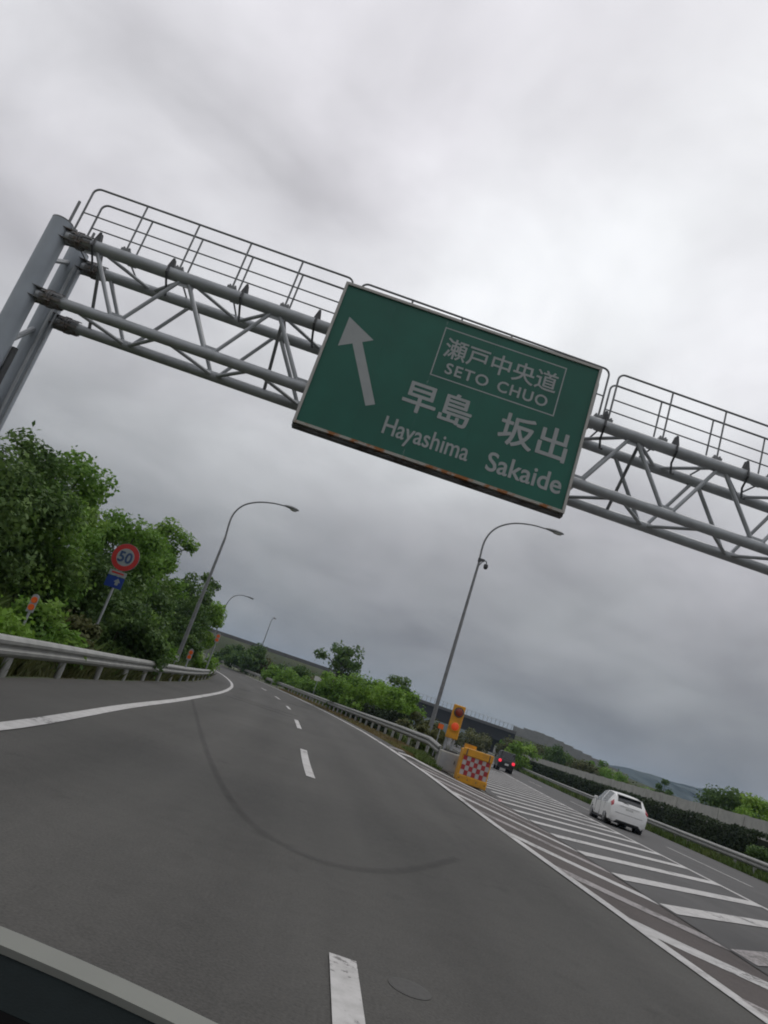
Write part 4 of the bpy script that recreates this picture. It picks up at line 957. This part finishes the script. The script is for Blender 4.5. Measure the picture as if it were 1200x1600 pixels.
for nm, lb, ct, t_, Y_, rx_, m_, kw in [
    ('roadside_tree', 'dark rounded tree above the right end of the concrete wall', 'tree', (1168, 1232), 62, 3.4, 'leaf_dark', dict(cb=0.05, n_cl=36, per=170, size=0.3)),
    ('roadside_tree', 'yellow-green tree in front of the dark rounded tree', 'tree', (1205, 1246), 56, 2.6, 'leaf_bright', dict(cb=0.05, n_cl=30, per=170, size=0.28)),
    ('roadside_tree', 'small lone dark tree against the blue hill', 'tree', (1041, 1217), 100, 1.5, 'leaf_dark', dict(cb=0.05, n_cl=18, per=120, size=0.34)),
    ('roadside_tree', 'green tree with two spiky tops left of the blue hill', 'tree', (942, 1184), 118, 3.0, 'leaf_mid', dict(cb=0.02, n_cl=24, per=130, size=0.4)),
    ('roadside_bush', 'olive green bush left of the spiky-topped tree', 'bush', (915, 1189), 112, 3.0, 'leaf_olive', dict(cb=0, n_cl=22, per=120, size=0.4, trunk=False)),
    ('roadside_bush', 'long green bush sloping down towards the blue hill', 'bush', (963, 1203), 110, 2.6, 'leaf_mid', dict(cb=0, n_cl=20, per=120, size=0.4, trunk=False)),
    ('roadside_bush', 'dark green bush in front of the noise barrier', 'bush', (878, 1165), 125, 3.2, 'leaf_dark', dict(cb=0, n_cl=22, per=120, size=0.44, trunk=False)),
    ('roadside_bush', 'pale green bush just right of the black car', 'bush', (822, 1158), 105, 2.5, 'leaf_bright', dict(cb=0, n_cl=20, per=120, size=0.36, trunk=False)),
    ('roadside_bush', 'olive bush under the end of the overpass girder', 'bush', (800, 1153), 130, 3.0, 'leaf_olive', dict(cb=0, n_cl=20, per=110, size=0.44, trunk=False)),
    ('roadside_bush', 'grey-green bush behind the beacon under the overpass', 'bush', (742, 1142), 130, 4.0, 'leaf_olive', dict(cb=0, n_cl=22, per=110, size=0.44, trunk=False))]:
    px_tree(nm, lb, ct, t_, Y_, rx_, m_, group=GR, **kw)

for q, (px0, py0, Yq, m_, lb) in enumerate([(850, 1166, 150, 'leaf_olive', 'olive bush on the bank below the noise barrier'), (836, 1158, 165, 'leaf_dark', 'dark bush on the bank nearest the overpass end'), (898, 1184, 150, 'leaf_dark', 'dark low bush at the noise barrier middle'),
        (975, 1219, 128, 'leaf_olive', 'olive bush at the bottom of the sloping green bush'), (1000, 1230, 135, 'leaf_mid', 'low green bush between sloping bush and lone dark tree'), (815, 1160, 150, 'leaf_mid', 'green bush below the girder end behind the black car')]):
    px_tree('bank_bush', lb, 'bush', (px0, py0), Yq, 4.2, m_, n_cl=22, per=120, size=0.5, cb=0, trunk=False, group=GR)
def hedge(label, xf, ya, yb, wid, zt2, n, size, m='hedge_leaf'):
    root = thing('hedge', label, 'hedge', (0, 0, 0), 0)
    yy = ya+(yb-ya)*rng.random(n)**1.5; face = rng.random(n); u_ = rng.random(n); v_ = rng.random(n)
    off = np.where(face < .72, 0.16*rng.random(n), u_*wid); hgt = np.where(face < .72, v_, 1-0.07*rng.random(n))
    X = np.array([xf(q) for q in yy])+off+0.10*np.sin(yy*1.3)+rng.normal(0, .05, n); zt = np.array([zt2(q) for q in yy])*(1+0.035*np.sin(yy*0.9)+0.03*np.sin(yy*2.7)); Z = np.array([g(q) for q in yy])+0.12+hgt*(zt-0.12)+rng.normal(0, .04, n)
    nr = unit(n)*.8+np.array([-.5, -.2, .4]); nr /= np.linalg.norm(nr, axis=1, keepdims=True)
    leafmesh('foliage', np.stack([X, yy, Z], 1), size*(0.7+yy/60.), nr, rng.random(n)*.6+0.25*(np.sin(yy*1.1)+1)*.5, m, root)
    V = []; F = []; st = frange(ya, yb, 3)
    for q in st:
        for a, b in ((.22, 0), (.22, .93), (wid-.1, .93), (wid-.1, 0)): V.append((xf(q)+a, q, g(q)-0.1+b*zt2(q)))
    for i in range(len(st)-1):
        for j in range(3): a = i*4+j; F.append((a, a+1, a+5, a+4))
    F += [(0, 1, 2, 3), tuple(len(V)-4+k_ for k_ in range(4))]
    mat('hedge_core', (0.012, 0.016, 0.008), 0.95, var=0.3, scale=3); mesh('branch_core', V, F, 'hedge_core', root)
    return root
hz_ = [off_hit(*q, 8.6).z for q in ((1000, 1246), (1083, 1271), (1150, 1294))]
HZ = sum(hz_)/3
print('HEDGE', hz_, HZ, 'WALL', [tuple(round(c, 2) for c in v) for v in wz], 'bridge', zt_, zb_, [round(c, 1) for c in oa], [round(c, 1) for c in ob])
he = off_hit(1186, 1318, 8.6)
print('hedge end', he)
hedge('long dark clipped hedge behind the main road guard rail', lambda q: xh(q)+8.3, he.y, 150, 1.3, lambda q: HZ, 26000, 0.11)
px_tree('roadside_bush', 'dark green bush at the near end of the clipped hedge', 'bush', (1205, 1318), he.y-1.6, 1.0, 'leaf_dark', n_cl=20, per=200, size=0.12, cb=0, trunk=False, group=GR)
def hg(y): return gr2(y)+0.9
hedge('short dark box hedge behind the ramp guard rail below bright bushes', lambda q: hg(q), 44, 58, 1.2, lambda q: S(hg(q), q)-g(q)+1.25, 3500, 0.12)

# grasses
def grass(name, label, n, fx, ya, yb, wid, h, m, pw=1.0, dens=None):
    yy = ya+(yb-ya)*rng.random(n)**pw; X = np.array([fx(q) for q in yy])+wid*rng.random(n)
    z = np.array([ground_z(a, b)-0.05 for a, b in zip(X, yy)]); hh = h*(.4+.8*rng.random(n))*(1+yy/120.); wdt = (0.012+0.0007*yy)*(0.7+.6*rng.random(n)); a = rng.random(n)*math.pi
    ln = rng.normal(0, .28, (n, 2))*hh[:, None]
    dx, dy = np.cos(a)*wdt, np.sin(a)*wdt
    A = np.stack([X-dx, yy-dy, z], 1); B = np.stack([X+dx, yy+dy, z], 1); C_ = np.stack([X+dx*.6+ln[:, 0]*.5, yy+dy*.6+ln[:, 1]*.5, z+hh*.62], 1); D = np.stack([X+ln[:, 0]*1.2, yy+ln[:, 1]*1.2, z+hh], 1)
    V = np.stack([A, B, C_, D], 1).reshape(-1, 3).astype(np.float32)
    me = bpy.data.meshes.new(name); me.vertices.add(4*n); me.vertices.foreach_set('co', V.ravel()); me.loops.add(4*n); me.loops.foreach_set('vertex_index', np.arange(4*n, dtype=np.int32))
    me.polygons.add(n); me.polygons.foreach_set('loop_start', np.arange(0, 4*n, 4, dtype=np.int32)); me.update(calc_edges=True)
    at_ = me.attributes.new('tone', 'FLOAT', 'POINT'); pt = 0.5+0.5*np.sin(yy*0.7+X*1.3)*np.sin(yy*0.23); at_.data.foreach_set('value', np.repeat(np.clip(pt*.6+rng.random(n)*.5, 0, 1), 4).astype(np.float32))
    me.materials.append(MATS[m]); o = bpy.data.objects.new(name, me); COL.objects.link(o); return tag(o, label, 'grass', kind='stuff')
grass('bank_grass', 'weeds and grass growing under and behind the bank guard rail', 26000, lambda y: LL(y)-3.4, 6, 75, 1.45, 0.26, 'grass_green', 1.6)
grass('bank_litter', 'dry olive weeds at the foot of the bank rail posts', 14000, lambda y: LL(y)-2.6, 6, 60, 0.75, 0.30, 'leaf_olive', 1.5)
grass('bank_weeds', 'tall pale grass on the bank behind the rail', 9000, lambda y: LL(y)-6, 9, 60, 3.2, 0.6, 'grass_green', 1.5)
grass('verge_grass', 'dry brown grass between the ramp edge line and its guard rail', 16000, lambda y: LL(y)+RW+0.62, 27, 90, 1.2, 0.10, 'grass_dry', 1.5)
grass('gore_grass', 'green weeds in the gore around the cabinet and bushes', 20000, lambda y: LL(y)+RW+2.6, 34, 95, 2.2, 0.42, 'grass_green', 1.7)
grass('nose_grass', 'low weeds on the nose in front of the grey cabinet', 2600, lambda y: LL(y)+RW+0.8, 26.4, 30, 0.9, 0.17, 'grass_green', 1.0)
grass('main_verge_grass', 'weeds under the guard rail beside the main road', 20000, lambda y: xh(y)+6.45, 18, 120, 1.6, 0.3, 'grass_green', 1.6)

# ------------------------------------------------------------------ own car: dashboard and short nose
mat('dash', (0.004, 0.007, 0.0075), 0.85, spec=0.1, var=0.15, scale=30, bump=0.1, bscale=300); mat('dash_black', (0.002, 0.002, 0.0022), 0.85, var=0.1, spec=0.05)
mat('dash_trim', (0.17, 0.175, 0.155), 0.6, var=0.1, scale=4); mat('own_paint', (0.015, 0.03, 0.032), 0.35, var=0.05)
own = thing('van_front', 'dark teal dashboard with pale windscreen base strip of the vehicle we ride in', 'van', (-0.4, 0, 0))
def yed(x): return 0.825-0.36*x*x
def band(name, m, f0, f1, z0, z1, xa=-0.72, xb=0.72, n=28, th=0.02):
    V = []; F = []
    for i in range(n+1):
        x = lerp(xa, xb, i/n)
        for yy, zz in ((f0(x), z0), (f1(x), z1), (f1(x), z1-th), (f0(x), z0-th)): V.append((x, yy, zz))
    for i in range(n):
        for j in range(4): a = i*4+j; b = i*4+(j+1) % 4; F.append((a, b, b+4, a+4))
    F += [(0, 1, 2, 3), tuple(n*4+j for j in range(4))]
    mb = MB(); mb.add(V, F); return mb.build(name, m, own, True)
band('windscreen_base', 'dash_trim', lambda x: yed(x)-0.046, lambda x: yed(x)-0.012, 0.951, 0.952)
band('seal', 'dash_black', lambda x: yed(x)-0.0115, lambda x: yed(x)-0.004, 0.950, 0.949)
band('dashboard', 'dash', lambda x: yed(x)-0.125, lambda x: yed(x)-0.047, 0.942, 0.945)
band('dashboard_pad', 'dash_black', lambda x: 0.42, lambda x: yed(x)-0.126, 0.90, 0.942)
band('front_panel', 'own_paint', lambda x: yed(x)+0.005, lambda x: yed(x)+0.10, 0.93, 0.55)
band('bumper', 'own_paint', lambda x: yed(x)+0.101, lambda x: yed(x)+0.13, 0.548, 0.24)
mb = MB(); mb.box((0, 0.1, 0.30), (1.36, 0.95, 0.10)); mb.build('floor', 'trim_black', own)
for s in (-1, 1):
    mb = MB(); mb.box((s*0.71, 0.12, 0.58), (0.03, 1.0, 0.62)); mb.build('side_panel', 'own_paint', own)
    mb = MB(); mb.lathe([(.19, -.08), (.27, -.08), (.28, .0), (.27, .08), (.19, .08)], (s*0.62, 0.25, 0.28), 22, 'x'); ty = mb.build('tyre', 'rubber', own, True)
    mb = MB(); mb.lathe([(.185, -.07), (.185, .07)], (s*0.62, 0.25, 0.28), 18, 'x'); mb.build('rim', 'rim', ty, True)
    mb = MB(); mb.lathe([(.10, .0), (.09, .035), (.03, .05)], (s*0.5, yed(s*.5)+0.075, 0.68), 16, 'y'); mb.build('headlight', 'lamp_lens', own, True)

def plate_post(name, label, pxy, Y, w_, h_, m):
    p = at(*pxy, Y); zb = ground_z(p.x, Y)
    r = thing(name, label, 'marker', (p.x, Y, zb)); mb = MB(); mb.box((0, 0, p.z-zb), (w_, 0.03, h_)); mb.build('plate', m, r)
    mb = MB(); mb.tube([(0, 0.04, -0.1), (0, 0.04, p.z-zb+h_*0.4)], 0.025, 6); mb.build('post', 'galv', r)
plate_post('marker_plate', 'small white marker plate in bright grass beyond the bank lamp', (275, 1028), 36, 0.2, 0.3, 'licence')
plate_post('notice_plate', 'small white plate among bushes left of the spindly tree', (497, 1061), 74, 0.75, 0.45, 'licence')
